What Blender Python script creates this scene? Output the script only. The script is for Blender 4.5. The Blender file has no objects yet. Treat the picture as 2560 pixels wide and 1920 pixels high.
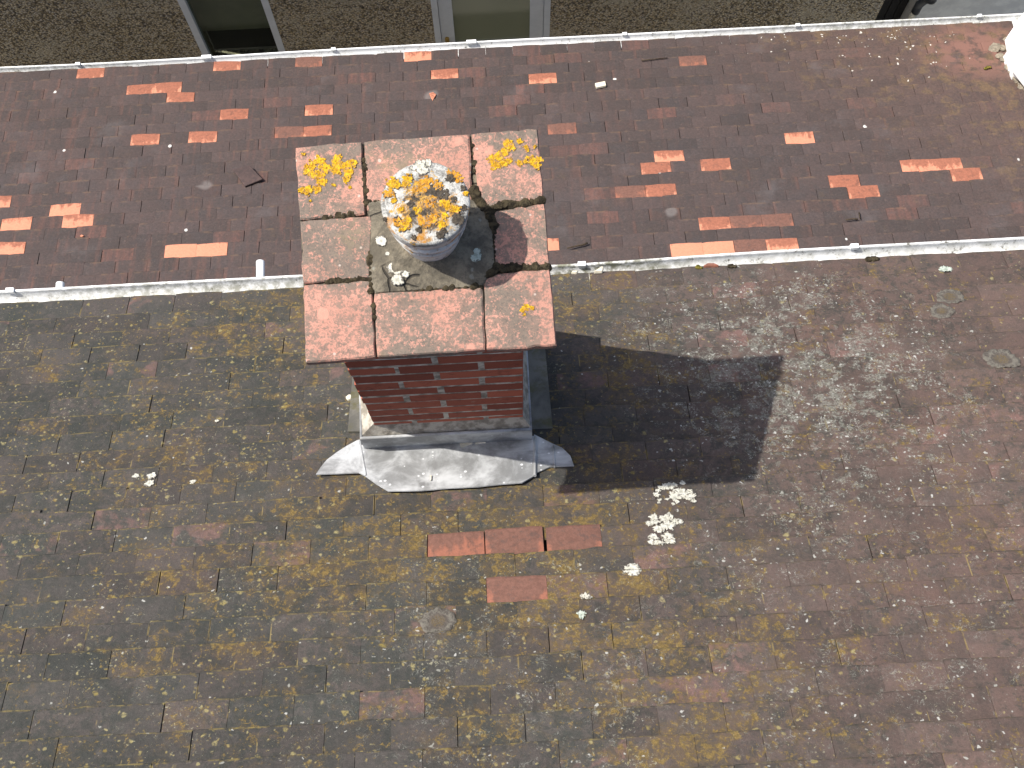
import bpy, bmesh, math, random
from mathutils import Vector as V, Matrix, Quaternion, noise as mnoise

# ------------------------------------------------------------ camera, sky, sun, exposure
SC = bpy.context.scene
COL = SC.collection
CAM = V((0, 0, 11.3))
CR = V((.99858267, -.05272145, -.0072864)); CU = V((.05283947, .96566312, .25436732)); CF = V((.00637441, .25439181, -.96708023))
FPX = 3449.27
cam = bpy.data.objects.new('camera', bpy.data.cameras.new('camera'))
COL.objects.link(cam)
cam.matrix_world = Matrix(((CR.x, CU.x, -CF.x, CAM.x), (CR.y, CU.y, -CF.y, CAM.y), (CR.z, CU.z, -CF.z, CAM.z), (0, 0, 0, 1)))
cam.data.sensor_width = 36
cam.data.lens = 36 * FPX / 2560
cam.data.clip_start = .05
cam.data.clip_end = 500
SC.camera = cam

SUN = V((.508, -.131, -.851)).normalized()          # the way the light travels
world = bpy.data.worlds.new('World'); SC.world = world
world.use_nodes = True
wt = world.node_tree
sky = wt.nodes.new('ShaderNodeTexSky'); sky.sky_type = 'NISHITA'; sky.sun_disc = False
sky.sun_elevation = math.asin(-SUN.z); sky.sun_rotation = math.atan2(-SUN.x, -SUN.y)
sky.dust_density = 3; sky.air_density = .8
bg = wt.nodes['Background']; bg.inputs['Strength'].default_value = .15
wt.links.new(sky.outputs[0], bg.inputs['Color'])
sun = bpy.data.objects.new('sun', bpy.data.lights.new('sun', 'SUN')); COL.objects.link(sun)
sun.data.energy = 4.6; sun.data.angle = math.radians(.55); sun.data.color = (1, .955, .89)
sun.rotation_euler = SUN.to_track_quat('-Z', 'Y').to_euler(); sun.location = (-6, 2, 16)
SC.view_settings.view_transform = 'Standard'; SC.view_settings.look = 'None'
SC.view_settings.exposure = .62; SC.view_settings.gamma = 1

RND = random.Random(7)
R_ = RND.random
U_ = RND.uniform

# ------------------------------------------------------------ helpers: points
def ray(x, y):
    return (CF + CR * ((x - 1280) / FPX) - CU * ((y - 960) / FPX))
def on(px, py, P, N):                                # where the sight line of a photo point meets a surface
    r = ray(px, py)
    return CAM + r * ((P - CAM).dot(N) / r.dot(N))
def on_z(px, py, z): return on(px, py, V((0, 0, z)), V((0, 0, 1)))
def on_y(px, py, y): return on(px, py, V((0, y, 0)), V((0, 1, 0)))
class Slope:
    def __init__(s, P, d):
        s.P = V(P); s.d = V(d).normalized(); s.e = V((1, 0, 0)); s.n = s.e.cross(s.d)
        if s.n.z < 0: s.n = -s.n
    def at(s, x, d, h=0): return V((x, s.P.y, s.P.z)) + s.d * d + s.n * h
    def px(s, a, b, h=0):
        p = on(a, b, s.P + s.n * h, s.n)
        return p
    def xd(s, a, b):
        p = s.px(a, b); return p.x, (p - s.P).dot(s.d)
NEAR = Slope((-.065, .384, 7.504), (0, .798, -.6025))
FAR = Slope((-.734, 2.906, 4.223), (0, .9023, -.4311))
SLABZ = 11.3 - 3.0384

def drape(bm, S):                                    # let a thin growth follow the stepped tiles
    for v in bm.verts:
        q = v.co - S.P
        v.co += S.n * (S.surf(q.dot(S.d)) + .0026)

# ------------------------------------------------------------ helpers: objects
def mesh_obj(name, bm, mats, parent=None, smooth=False):
    me = bpy.data.meshes.new(name)
    bm.normal_update()
    bm.to_mesh(me); bm.free()
    for m in (mats if isinstance(mats, (list, tuple)) else [mats]): me.materials.append(m)
    if smooth:
        for p in me.polygons: p.use_smooth = True
    o = bpy.data.objects.new(name, me); COL.objects.link(o)
    if parent is not None:
        o.parent = parent
        o.matrix_parent_inverse = parent.matrix_world.inverted()
    return o
def tag(o, label=None, cat=None, group=None, kind=None):
    if label: o['label'] = label
    if cat: o['category'] = cat
    if group: o['group'] = group
    if kind: o['kind'] = kind
    return o
def thing(name, loc, label, cat, group=None):
    o = bpy.data.objects.new(name, None); COL.objects.link(o)
    o.location = loc; o.matrix_world = Matrix.Translation(V(loc)); o.empty_display_size = .2
    return tag(o, label, cat, group)
def hull(bm, pts_bottom, pts_top, mi=0, bottom=True):
    a = [bm.verts.new(p) for p in pts_bottom]; b = [bm.verts.new(p) for p in pts_top]
    n = len(a); fs = []
    for i in range(n):
        j = (i + 1) % n
        fs.append(bm.faces.new((a[i], a[j], b[j], b[i])))
    fs.append(bm.faces.new(b))
    if bottom: fs.append(bm.faces.new(a[::-1]))
    for f in fs: f.material_index = mi
    return fs
def box(bm, x0, x1, y0, y1, z0, z1, mi=0):
    return hull(bm, [(x0, y0, z0), (x1, y0, z0), (x1, y1, z0), (x0, y1, z0)], [(x0, y0, z1), (x1, y0, z1), (x1, y1, z1), (x0, y1, z1)], mi)
def tube(bm, pts, r, seg=14, cap=True, mi=0):
    rings = []
    for i, p in enumerate(pts):
        p = V(p)
        t = (V(pts[min(i + 1, len(pts) - 1)]) - V(pts[max(i - 1, 0)])).normalized()
        a = t.cross(V((0, 0, 1)) if abs(t.z) < .9 else V((1, 0, 0))).normalized(); b = t.cross(a)
        rr = r[i] if isinstance(r, (list, tuple)) else r
        rings.append([bm.verts.new(p + (a * math.cos(2 * math.pi * k / seg) + b * math.sin(2 * math.pi * k / seg)) * rr) for k in range(seg)])
    for u, w in zip(rings, rings[1:]):
        for k in range(seg):
            f = bm.faces.new((u[k], u[(k + 1) % seg], w[(k + 1) % seg], w[k])); f.material_index = mi; f.smooth = True
    if cap:
        bm.faces.new(rings[0][::-1]).material_index = mi; bm.faces.new(rings[-1]).material_index = mi
def lump(bm, c, n, r, flat=.6, rough=.35, sub=2, stretch=None):
    """a rough low mound sitting on a surface with normal n"""
    n = V(n).normalized(); q = V((0, 0, 1)).rotation_difference(n)
    g = bmesh.ops.create_icosphere(bm, subdivisions=sub, radius=1)
    s = R_() * 50
    for v in g['verts']:
        k = 1 + rough * mnoise.noise(v.co * 2.1 + V((s, s, s))) + rough * .5 * mnoise.noise(v.co * 5 + V((s, 0, s)))
        p = v.co * r * k
        p.z *= flat
        if stretch is not None: p.x *= stretch[0]; p.y *= stretch[1]
        v.co = V(c) + q @ p
def rosette(bm, c, n, r, h=.004, seed=0, lobes=.3, hole=0, seg=40, asp=1):
    """a crust lichen: lobed flat disc with a slightly raised wrinkled rim"""
    n = V(n).normalized(); a = n.cross(V((0, 1, .01))).normalized(); b = n.cross(a)
    lr = bm.verts.layers.float.get('rad') or bm.verts.layers.float.new('rad')
    rows = [(hole * .9 if hole else .001, 0 if hole else .5), (max(hole, .25), .6), (.45, .5), (.62, .75), (.8, .9), (.95, .85), (1, 0)]
    rings = []
    for f, hh in rows:
        ring = []
        for k in range(seg):
            t = 2 * math.pi * k / seg
            q = V((math.cos(t), math.sin(t), seed * 3.7))
            lob = 1 + lobes * mnoise.noise(q * 1.3) + lobes * .8 * mnoise.noise(q * 3.6) + lobes * .7 * mnoise.noise(q * 8)
            rr = r * f * (1 + (lob - 1) * f)
            z = h * hh * (1 + .7 * mnoise.noise(V((math.cos(t) * f * 4, math.sin(t) * f * 4, seed * 9.1))) + .5 * mnoise.noise(V((math.cos(t) * f * 11, math.sin(t) * f * 11, seed * 5.1))))
            w = bm.verts.new(V(c) + a * (math.cos(t) * rr * asp) + b * (math.sin(t) * rr) + n * (z if hh else -.001)); w[lr] = f; ring.append(w)
        rings.append(ring)
    for u, w in zip(rings, rings[1:]):
        for k in range(seg):
            f = bm.faces.new((u[k], u[(k + 1) % seg], w[(k + 1) % seg], w[k])); f.smooth = True
    if not hole: bm.faces.new(rings[0][::-1])

# ------------------------------------------------------------ helpers: materials
class NT:
    def __init__(s, name, rough=.85, spec=.3):
        s.mat = bpy.data.materials.new(name); s.mat.use_nodes = True
        s.t = s.mat.node_tree; s.b = s.t.nodes['Principled BSDF']
        s.b.inputs['Roughness'].default_value = rough
        s.b.inputs['Specular IOR Level'].default_value = spec
        s.pos = s.t.nodes.new('ShaderNodeNewGeometry').outputs['Position']
        sx = s.t.nodes.new('ShaderNodeSeparateXYZ'); s.t.links.new(s.pos, sx.inputs[0])
        s.X, s.Y, s.Z = sx.outputs
    def put(s, inp, v):
        if isinstance(v, bpy.types.NodeSocket): s.t.links.new(v, inp)
        elif isinstance(v, (tuple, list)) and len(v) == 3 and inp.type == 'RGBA': inp.default_value = (*v, 1)
        else: inp.default_value = v
    def m(s, op, a, b=0., c=None, clamp=False):
        n = s.t.nodes.new('ShaderNodeMath'); n.operation = op; n.use_clamp = clamp
        s.put(n.inputs[0], a); s.put(n.inputs[1], b)
        if c is not None: s.put(n.inputs[2], c)
        return n.outputs[0]
    def add(s, a, b): return s.m('ADD', a, b)
    def mul(s, a, b): return s.m('MULTIPLY', a, b)
    def vec(s, scale, shift=(0, 0, 0)):
        n = s.t.nodes.new('ShaderNodeVectorMath'); n.operation = 'MULTIPLY_ADD'
        s.put(n.inputs[0], s.pos); n.inputs[1].default_value = scale; n.inputs[2].default_value = shift
        return n.outputs[0]
    def noise(s, scale, detail=4, rough=.6, dist=0., vec=None, out=0):
        n = s.t.nodes.new('ShaderNodeTexNoise'); s.put(n.inputs['Vector'], vec or s.pos)
        n.inputs['Scale'].default_value = scale; n.inputs['Detail'].default_value = detail
        n.inputs['Roughness'].default_value = rough; n.inputs['Distortion'].default_value = dist
        return n.outputs[out]
    def warp(s, scale, amt, vec=None):
        c = s.noise(scale, 2, .5, 0, vec, 1)
        a = s.t.nodes.new('ShaderNodeVectorMath'); a.operation = 'MULTIPLY_ADD'
        s.put(a.inputs[0], c); a.inputs[1].default_value = (amt,) * 3; s.put(a.inputs[2], vec or s.pos)
        return a.outputs[0]
    def vor(s, scale, vec=None, feature='F1', rnd=1.):
        n = s.t.nodes.new('ShaderNodeTexVoronoi'); n.feature = feature
        s.put(n.inputs['Vector'], vec or s.pos); n.inputs['Scale'].default_value = scale
        n.inputs['Randomness'].default_value = rnd
        if feature == 'F1':
            sp = s.t.nodes.new('ShaderNodeSeparateColor'); s.t.links.new(n.outputs['Color'], sp.inputs[0])
            return n.outputs['Distance'], sp.outputs
        return n.outputs['Distance'], None
    def step(s, v, a, b, lo=0., hi=1.):
        n = s.t.nodes.new('ShaderNodeMapRange'); n.interpolation_type = 'SMOOTHSTEP'
        s.put(n.inputs['Value'], v); s.put(n.inputs['From Min'], a); s.put(n.inputs['From Max'], b)
        n.inputs['To Min'].default_value = lo; n.inputs['To Max'].default_value = hi
        return n.outputs[0]
    def mix(s, f, a, b):
        n = s.t.nodes.new('ShaderNodeMix'); n.data_type = 'RGBA'
        s.put(n.inputs[0], f); s.put(n.inputs[6], a); s.put(n.inputs[7], b)
        return n.outputs[2]
    def scale_col(s, c, f):
        n = s.t.nodes.new('ShaderNodeVectorMath'); n.operation = 'SCALE'
        s.put(n.inputs[0], c); s.put(n.inputs['Scale'], f); return n.outputs[0]
    def attr(s, name, typ='GEOMETRY'):
        n = s.t.nodes.new('ShaderNodeAttribute'); n.attribute_name = name; n.attribute_type = typ
        return n
    def tint(s):
        sp = s.t.nodes.new('ShaderNodeSeparateColor'); s.t.links.new(s.attr('tint').outputs['Color'], sp.inputs[0])
        return sp.outputs[0], sp.outputs[1], sp.outputs[2]
    def uv(s):
        sp = s.t.nodes.new('ShaderNodeSeparateXYZ'); s.t.links.new(s.attr('face').outputs['Vector'], sp.inputs[0])
        return sp.outputs[0], sp.outputs[1]
    def area(s, spots):
        """smooth patch map: sum of soft ellipses (x, y, rx, ry, strength) laid over the roof"""
        tot = 0.
        for x, y, rx, ry, k in spots:
            a = s.m('POWER', s.mul(s.m('SUBTRACT', s.X, x), 1 / rx), 2.); b = s.m('POWER', s.mul(s.m('SUBTRACT', s.Y, y), 1 / ry), 2.)
            f = s.m('MULTIPLY', s.m('SUBTRACT', 1., s.add(a, b), clamp=True), k)
            tot = s.add(tot, f) if not isinstance(tot, float) else f
        return tot
    def spots(s, scale, thr, size, vec=None, ring=False, soft=.06, fixed=None):
        """round growths: a cell grows one if its random number passes thr (number or socket)"""
        d, c = s.vor(scale, vec)
        has = s.m('LESS_THAN', c[0], thr)
        r = s.m('MULTIPLY_ADD', c[1], size * .75, size * .35)
        disc = s.step(s.m('SUBTRACT', d, r), soft, -soft)
        if ring:
            inner = s.step(s.m('SUBTRACT', d, s.mul(r, .55)), -soft, soft)
            disc = s.mul(disc, s.m('MULTIPLY_ADD', inner, .75, .25))
        return s.mul(disc, has), c[2]
    def done(s, col, bump=None, dist=.003, strength=.6):
        s.put(s.b.inputs['Base Color'], col)
        if bump is not None:
            n = s.t.nodes.new('ShaderNodeBump'); n.inputs['Strength'].default_value = strength; n.inputs['Distance'].default_value = dist
            s.put(n.inputs['Height'], bump); s.t.links.new(n.outputs[0], s.b.inputs['Normal'])
        return s.mat

def near_tile_mat():
    s = NT('old_plain_tile', .9, .25)
    r1, r2, r3 = s.tint(); u, v = s.uv()
    mid = s.noise(9, 5, .65); fine = s.noise(130, 5, .75); grain = s.noise(420, 2, .6); soft = s.noise(3.2, 5, .6); clot = s.noise(34, 6, .74, .4)
    red = s.m('ADD', s.step(s.X, -.25, 1.4, 0, .85), s.step(r1, .75, 1., -.05, .25), clamp=True)
    red = s.m('MULTIPLY', red, s.step(mid, .3, .62, .5, 1.), clamp=True)
    col = s.mix(s.step(mid, .35, .65), (.039, .039, .035), (.057, .051, .046))
    col = s.mix(s.mul(s.step(r2, .2, 1.), .45), col, (.069, .053, .048))
    col = s.mix(s.mul(red, .9), col, (.108, .068, .056))
    # tiles whose face still shows plain clay in places
    clay = s.mul(s.m('GREATER_THAN', r3, .93), s.step(s.noise(14, 3, .6, .4), .46, .62))
    col = s.mix(s.mul(clay, .5), col, (.15, .08, .068))
    # blackish green film, blotchy, heavier on the side away from the reddish end
    film = s.step(s.m('MULTIPLY_ADD', s.step(s.X, .9, -.9), .05, clot), .47, .6)
    film = s.mul(film, s.step(soft, .36, .6, .25, 1.))
    col = s.mix(s.mul(film, .62), col, (.026, .03, .026))
    col = s.scale_col(col, s.mul(s.m('MULTIPLY_ADD', fine, .9, .53), s.m('MULTIPLY_ADD', r3, .3, .86)))
    # ochre algae
    yel = s.area([(-.65, 1.55, .55, .35, .9), (.32, 1.35, .36, .55, 1.), (-.18, .62, .8, .4, .95), (.35, .4, .7, .7, .5), (.15, -.1, .9, .55, .48), (-.05, .25, .6, .6, .25), (-.9, 1.2, .8, .5, .25),
                  (-1.1, 1.0, 1.0, 1.2, .3), (-.9, .2, .8, .8, .32), (1.45, .75, .35, .5, .6), (.75, .95, .5, .35, .4), (.9, .15, .8, .6, .3), (1.3, 1.4, .6, .3, .3)])
    yn = s.noise(11, 7, .74, .3); y2 = s.noise(52, 6, .76, .4); tv = s.mul(s.m('SUBTRACT', r1, .5), .06)
    yf = s.step(s.add(s.m('MULTIPLY_ADD', yel, .13, yn), tv), .56, .76)
    col = s.mix(s.mul(yf, .4), col, (.1, .066, .028))
    yf = s.step(s.add(s.m('MULTIPLY_ADD', yn, .55, y2), tv), s.m('MULTIPLY_ADD', yel, -.075, .89), s.m('MULTIPLY_ADD', yel, -.075, .96))
    col = s.mix(s.mul(yf, .85), col, s.mix(s.step(fine, .35, .65), (.085, .06, .02), (.18, .122, .038)))
    # pale cream flecks among the ochre
    cf = s.step(s.m('MULTIPLY_ADD', s.noise(6, 3), .3, s.noise(95, 5, .75, .3)), .79, .84)
    col = s.mix(s.mul(cf, .7), col, (.27, .255, .17))
    # yellow growth along the tail edges and in the side joints, more on the older side
    tail = s.mul(s.step(v, .085, .02), s.step(s.noise(26, 5, .75), .45, .6)); tail = s.mul(tail, s.step(s.X, 1., -.2, .15, 1.))
    col = s.mix(s.mul(tail, .7), col, (.2, .155, .055))
    side = s.mul(s.step(s.m('ABSOLUTE', s.m('SUBTRACT', u, .5)), .485, .498), s.step(s.noise(16, 3, .6), .54, .64))
    col = s.mix(s.mul(side, .7), col, (.23, .175, .07))
    col = s.mix(s.mul(s.step(v, .06, .0), s.step(s.noise(19, 4, .7), .6, .4, 0, .6)), col, (.02, .02, .018))
    # larger round yellow growths
    w = s.warp(60, .02)
    leftish = s.step(s.X, .7, -.6, .2, 1.)
    f, c = s.spots(34, s.mul(s.step(s.noise(6, 4, .6), .4, .62, .1, 1.2), s.m('MULTIPLY_ADD', leftish, .36, s.mul(yel, .14))), .25, w, False, .1)
    f = s.mul(f, s.step(fine, .33, .58, .1, 1.))
    col = s.mix(s.mul(f, .8), col, s.mix(c, (.19, .145, .035), (.27, .235, .11)))
    f, c = s.spots(72, s.mul(s.step(s.noise(5, 4, .65), .4, .62, .15, 1.2), s.m('MULTIPLY_ADD', leftish, .42, .05)), .28, w, False, .12)
    col = s.mix(s.mul(f, .75), col, s.mix(c, (.16, .115, .03), (.26, .225, .11)))
    # grey-white curled crusts, thick on the slope beside the chimney
    gm = s.area([(.85, 1.28, .62, .45, 1.), (1.15, 1.1, .55, .6, .75), (.72, .85, .4, .5, .5), (.6, .2, .8, .5, .35), (1.3, .5, .7, .8, .3), (-.1, .2, .5, .5, .35), (-.8, .6, .9, 1., .12)])
    gp = s.mul(gm, s.step(s.noise(6, 5, .7), .36, .6, .15, 1.15))
    rid = s.m('ABSOLUTE', s.m('SUBTRACT', s.noise(34, 3, .6, 1.4), .5))
    curl = s.step(rid, .022, .004); curl = s.mul(curl, s.step(s.noise(24, 4, .7), .5, .6))
    col = s.mix(s.mul(s.m('MULTIPLY', s.mul(curl, gp), 1.2, clamp=True), .7), col, s.mix(fine, (.2, .205, .17), (.36, .365, .32)))
    pl = s.step(s.m('MULTIPLY_ADD', gp, .11, s.noise(44, 6, .76, .6)), .62, .72)
    col = s.mix(s.mul(pl, .55), col, s.mix(s.step(fine, .4, .6), (.09, .092, .074), (.22, .222, .19)))
    f, c = s.spots(70, s.m('MULTIPLY_ADD', gp, .38, .008), .3, s.warp(70, .02))
    col = s.mix(s.mul(f, .8), col, s.mix(c, (.2, .2, .17), (.38, .38, .35)))
    # scattered white dabs
    f, c = s.spots(11, .04, .08, s.warp(40, .03), False, .03)
    col = s.mix(s.mul(f, .7), col, (.38, .38, .34))
    h = s.add(s.mul(fine, .5), s.add(s.mul(grain, .3), s.mul(clot, .5)))
    return s.done(col, h, .006, .6)

def far_tile_mat():
    s = NT('brown_plain_tile', .85, .3)
    r1, r2, r3 = s.tint(); u, v = s.uv()
    mid = s.noise(7, 5, .65); fine = s.noise(90, 4, .7)
    streak = s.noise(1, 4, .6, 0, s.vec((26, 3, 3)))
    col = s.mix(r2, (.047, .036, .033), (.067, .048, .044))
    left = s.step(s.X, 1.6, -1.2)
    col = s.mix(s.mul(s.step(streak, .5, .72), s.m('MULTIPLY_ADD', left, .4, .15)), col, (.115, .058, .045))
    col = s.mix(s.mul(s.step(mid, .46, .68), .45), col, (.047, .041, .042))
    col = s.mix(s.mul(s.step(r1, .9, 1.), s.step(streak, .35, .65, .15, .6)), col, (.15, .068, .052))
    ends = s.mul(s.step(s.m('ABSOLUTE', s.m('SUBTRACT', u, .5)), .36, .46), s.m('GREATER_THAN', r3, .9))
    col = s.mix(s.mul(ends, .25), col, (.15, .07, .05))
    # the weathered right end: redder with ochre and pale specks
    rt = s.step(s.m('ADD', s.X, s.mul(s.m('SUBTRACT', s.Y, 3.4), .9)), 1.5, 3.1)
    col = s.mix(s.mul(rt, s.step(mid, .3, .6, .25, .75)), col, (.092, .058, .047))
    och = s.step(s.m('MULTIPLY_ADD', rt, .1, s.noise(9, 6, .7)), .58, .72)
    col = s.mix(s.mul(och, s.m('MULTIPLY_ADD', rt, .3, .12)), col, (.16, .105, .045))
    col = s.mix(s.mul(s.step(s.noise(38, 6, .75, .4), .5, .62), .45), col, (.042, .037, .035))
    col = s.mix(s.mul(s.step(s.noise(60, 6, .78, .4), .56, .68), .4), col, (.15, .105, .085))
    col = s.scale_col(col, s.m('MULTIPLY_ADD', fine, 1., .44))
    grey = s.step(s.noise(3.2, 5, .7), .55, .75)
    col = s.mix(s.mul(grey, .3), col, (.11, .1, .1))
    top = s.mul(s.step(v, .2, .02), s.step(s.noise(17, 3, .6), .5, .64))
    col = s.mix(s.mul(top, .35), col, (.17, .105, .06))
    f, c = s.spots(6.5, .16, .085, s.warp(30, .02), False, .015)
    col = s.mix(s.mul(f, .9), col, (.55, .54, .5))
    cl = s.mul(s.area([(2.98, 3.92, .42, .3, 1.6)]), s.step(s.noise(12, 4, .6), .38, .55))
    col = s.mix(s.m('MULTIPLY', cl, .6, clamp=True), col, (.17, .088, .068))
    ev = s.area([(2.45, 3.98, .5, .35, 1.), (2.0, 4.05, .7, .2, .5)])
    f, c = s.spots(48, s.mul(s.mul(ev, .55), s.step(s.noise(9, 4, .7), .46, .6)), .3, s.warp(50, .03))
    col = s.mix(s.mul(f, .85), col, (.55, .53, .48))
    f, c = s.spots(3.1, .13, .17, s.warp(9, .05), True, .03)
    col = s.mix(s.mul(f, .3), col, (.25, .23, .22))
    return s.done(col, s.add(s.mul(fine, .5), s.mul(mid, .4)), .004, .5)

def clay_mat(name, bright, dull, dark):
    """newer clay tile; the object's own 'dirt' value says how much of the face is still soiled"""
    s = NT(name, .8, .3)
    u, v = s.uv()
    dirt = s.attr('dirt', 'OBJECT').outputs['Fac']
    n1 = s.noise(24, 6, .72, .8); n2 = s.noise(70, 5, .75); st = s.noise(1, 4, .6, .3, s.vec((55, 10, 10)))
    centre = s.step(s.m('ABSOLUTE', s.m('SUBTRACT', u, .5)), .46, .32)
    low = s.step(v, .0, .9, -.12, .1)
    soil = s.step(s.m('ADD', s.add(s.mul(n1, .6), s.mul(st, .4)), s.add(s.mul(low, -1.), s.m('MULTIPLY_ADD', dirt, .3, s.mul(centre, s.mul(dirt, .28))))), .56, .7)
    col = s.mix(s.step(n2, .3, .7), bright, tuple(c * .84 for c in bright))
    col = s.mix(s.mul(soil, .88), col, s.mix(s.step(n2, .35, .65), dull, tuple(c * .7 for c in dull)))
    col = s.mix(s.mul(s.step(s.m('ADD', s.noise(30, 6, .78), s.mul(dirt, .16)), .6, .74), s.m('MULTIPLY_ADD', dirt, .75, .1)), col, dark)
    return s.done(col, n2, .003, .4)

def slab_mat():
    s = NT('lichened_terracotta', .88, .25)
    r1, r2, r3 = s.tint()
    a = s.noise(9, 6, .68, .3); b = s.noise(62, 7, .8, .5); c = s.noise(170, 4, .78)
    col = s.mix(s.step(a, .3, .7), (.42, .215, .16), (.34, .17, .125))
    cover = s.step(s.noise(6.5, 4, .55), .36, .6, .15, 1.)
    grey = s.mul(s.step(s.m('ADD', b, s.m('MULTIPLY_ADD', cover, .12, s.mul(s.m('SUBTRACT', c, .5), .5))), .485, .585), s.m('MULTIPLY_ADD', cover, .35, .65))
    col = s.mix(s.mul(grey, .95), col, s.mix(s.noise(24, 3), (.1, .083, .066), (.18, .15, .12)))
    col = s.mix(s.mul(s.step(c, .5, .62), s.m('MULTIPLY_ADD', cover, .55, .22)), col, (.1, .086, .07))
    f, r = s.spots(30, .2, .33, s.warp(40, .03), False, .1)
    col = s.mix(s.mul(f, .55), col, (.11, .09, .075))
    f, r = s.spots(15, .16, .24, s.warp(25, .02))
    col = s.mix(s.mul(f, .8), col, (.46, .225, .165))
    f, r = s.spots(8, .12, .1, s.warp(30, .02), False, .02)
    col = s.mix(s.mul(f, .85), col, (.03, .028, .022))
    f, r = s.spots(60, .08, .25)
    col = s.mix(s.mul(f, .6), col, (.5, .42, .36))
    g = s.mul(s.step(s.noise(5, 4, .6), .56, .72), s.step(b, .4, .6))
    col = s.mix(s.mul(g, .4), col, (.25, .2, .09))
    return s.done(col, s.add(s.mul(b, .7), s.mul(c, .5)), .004, .7)

def simple(name, c1, c2, scale=20, rough=.85, spec=.3, bump=.003, strength=.5, detail=5, lo=.38, hi=.62, metal=0):
    s = NT(name, rough, spec)
    n = s.noise(scale, detail, .65)
    s.b.inputs['Metallic'].default_value = metal
    return s.done(s.mix(s.step(n, lo, hi), c1, c2), s.noise(scale * 3, 4, .7) if bump else None, bump or .001, strength)

def lead_mat():
    s = NT('weathered_lead', .55, .5)
    a = s.noise(9, 5, .65, .4); b = s.noise(45, 5, .7)
    col = s.mix(s.step(a, .36, .66), (.17, .173, .17), (.43, .44, .44))
    col = s.mix(s.mul(s.step(b, .55, .7), .5), col, (.25, .255, .25))
    f, c = s.spots(20, .22, .22, s.warp(30, .03))
    col = s.mix(s.mul(f, .65), col, (.13, .13, .128))
    f, c = s.spots(70, .1, .3)
    col = s.mix(s.mul(f, .7), col, (.7, .71, .71))
    return s.done(col, a, .004, .2)
def side_lead_mat():
    s = NT('mossy_lead', .7, .35)
    a = s.noise(7, 5, .65, .4)
    col = s.mix(s.step(a, .38, .62), (.075, .072, .062), (.145, .135, .115))
    col = s.mix(s.mul(s.step(s.noise(10, 5, .7), .48, .64), .7), col, (.075, .068, .02))
    return s.done(col, a, .004, .4)
def pot_mat():
    s = NT('lichened_pot', .9, .2)
    a = s.noise(26, 6, .74, .4); b = s.noise(70, 5, .78)
    col = s.mix(s.step(a, .38, .56), (.13, .13, .12), (.44, .435, .4))
    col = s.mix(s.mul(s.step(b, .5, .64), .75), col, (.17, .16, .145))
    sd = s.step(s.Z, SLABZ + .205, SLABZ + .185)
    col = s.mix(s.mul(sd, .55), col, (.66, .66, .63))
    f, c = s.spots(48, .3, .42, s.warp(40, .03))
    col = s.mix(s.mul(f, s.m('MULTIPLY_ADD', sd, -.35, .85)), col, (.05, .042, .038))
    for zg in (.1, .147):
        col = s.mix(s.mul(s.step(s.m('ABSOLUTE', s.m('SUBTRACT', s.Z, SLABZ + zg)), .009, .004), .75), col, (.1, .095, .085))  # shade inside the two grooves, painted as dark bands
    tc = on_z(1063, 520, SLABZ + .22)
    dx = s.m('SUBTRACT', s.X, tc.x); dy = s.m('SUBTRACT', s.Y, tc.y)
    rad = s.m('SQRT', s.add(s.mul(dx, dx), s.mul(dy, dy)))
    cen = s.mul(s.step(rad, .088, .03), s.step(s.Z, SLABZ + .2, SLABZ + .212))
    oc = s.step(s.m('MULTIPLY_ADD', cen, .14, s.noise(38, 6, .75, .4)), .57, .64)
    col = s.mix(s.mul(oc, .9), col, s.mix(s.step(b, .4, .6), (.3, .15, .03), (.5, .28, .03)))
    dc = s.step(s.m('MULTIPLY_ADD', cen, .12, s.noise(33, 6, .75, .4, s.vec((1, 1, 1), (7, 3, 1)))), .58, .65)
    col = s.mix(s.mul(dc, .85), col, (.07, .055, .042))
    o = s.step(s.noise(15, 4, .6, .3, s.vec((.7, .7, 2.2))), .56, .64)
    col = s.mix(s.mul(o, s.step(b, .3, .5)), col, (.36, .17, .03))
    return s.done(col, s.add(a, b), .007, .8)
def dash_mat():
    s = NT('pebble_dash', .9, .25)
    d, c = s.vor(62, s.warp(26, .018))
    big = s.noise(1.6, 5, .65)
    sc = s.mix(c[2], (.36, .285, .165), (.68, .58, .4))
    sc = s.mix(s.m('GREATER_THAN', c[1], .84), sc, (.5, .45, .36))
    sc = s.mix(s.m('LESS_THAN', c[1], .2), sc, (.17, .15, .125))
    sc = s.scale_col(sc, s.step(d, .68, .3, .35, 1.08))  # stone edges darkened: painted shadow in the gaps between pebbles
    bare = s.step(s.m('MULTIPLY_ADD', s.m('SUBTRACT', c[0], .5), .3, big), .54, .62)
    col = s.mix(s.mul(bare, .6), sc, (.5, .45, .34))
    return s.done(col, s.m('SUBTRACT', 1., d), .01, .9)
def gutter_mat():
    s = NT('white_gutter_plastic', .45, .5)
    a = s.noise(12, 6, .72, .3); b = s.noise(55, 5, .75)
    col = s.mix(s.mul(s.step(a, .48, .68), .45), (.74, .75, .74), (.36, .36, .31))
    col = s.mix(s.mul(s.step(b, .54, .66), s.step(a, .42, .58)), col, (.09, .085, .07))
    grime_shade = s.mul(s.area([(0, 1.68, 6, .6, .5), (.28, 1.68, .5, .5, 1.), (-1., 1.68, .8, .5, .6), (2.4, 4.2, 1.1, .5, .9), (-2.7, 4.2, .7, .5, .8)]), s.step(s.noise(30, 4, .7), .35, .65))  # grime, made heavier to paint in shade on the gutter's inner wall
    col = s.mix(s.mul(grime_shade, .7), col, (.17, .17, .12))
    return s.done(col)
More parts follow.
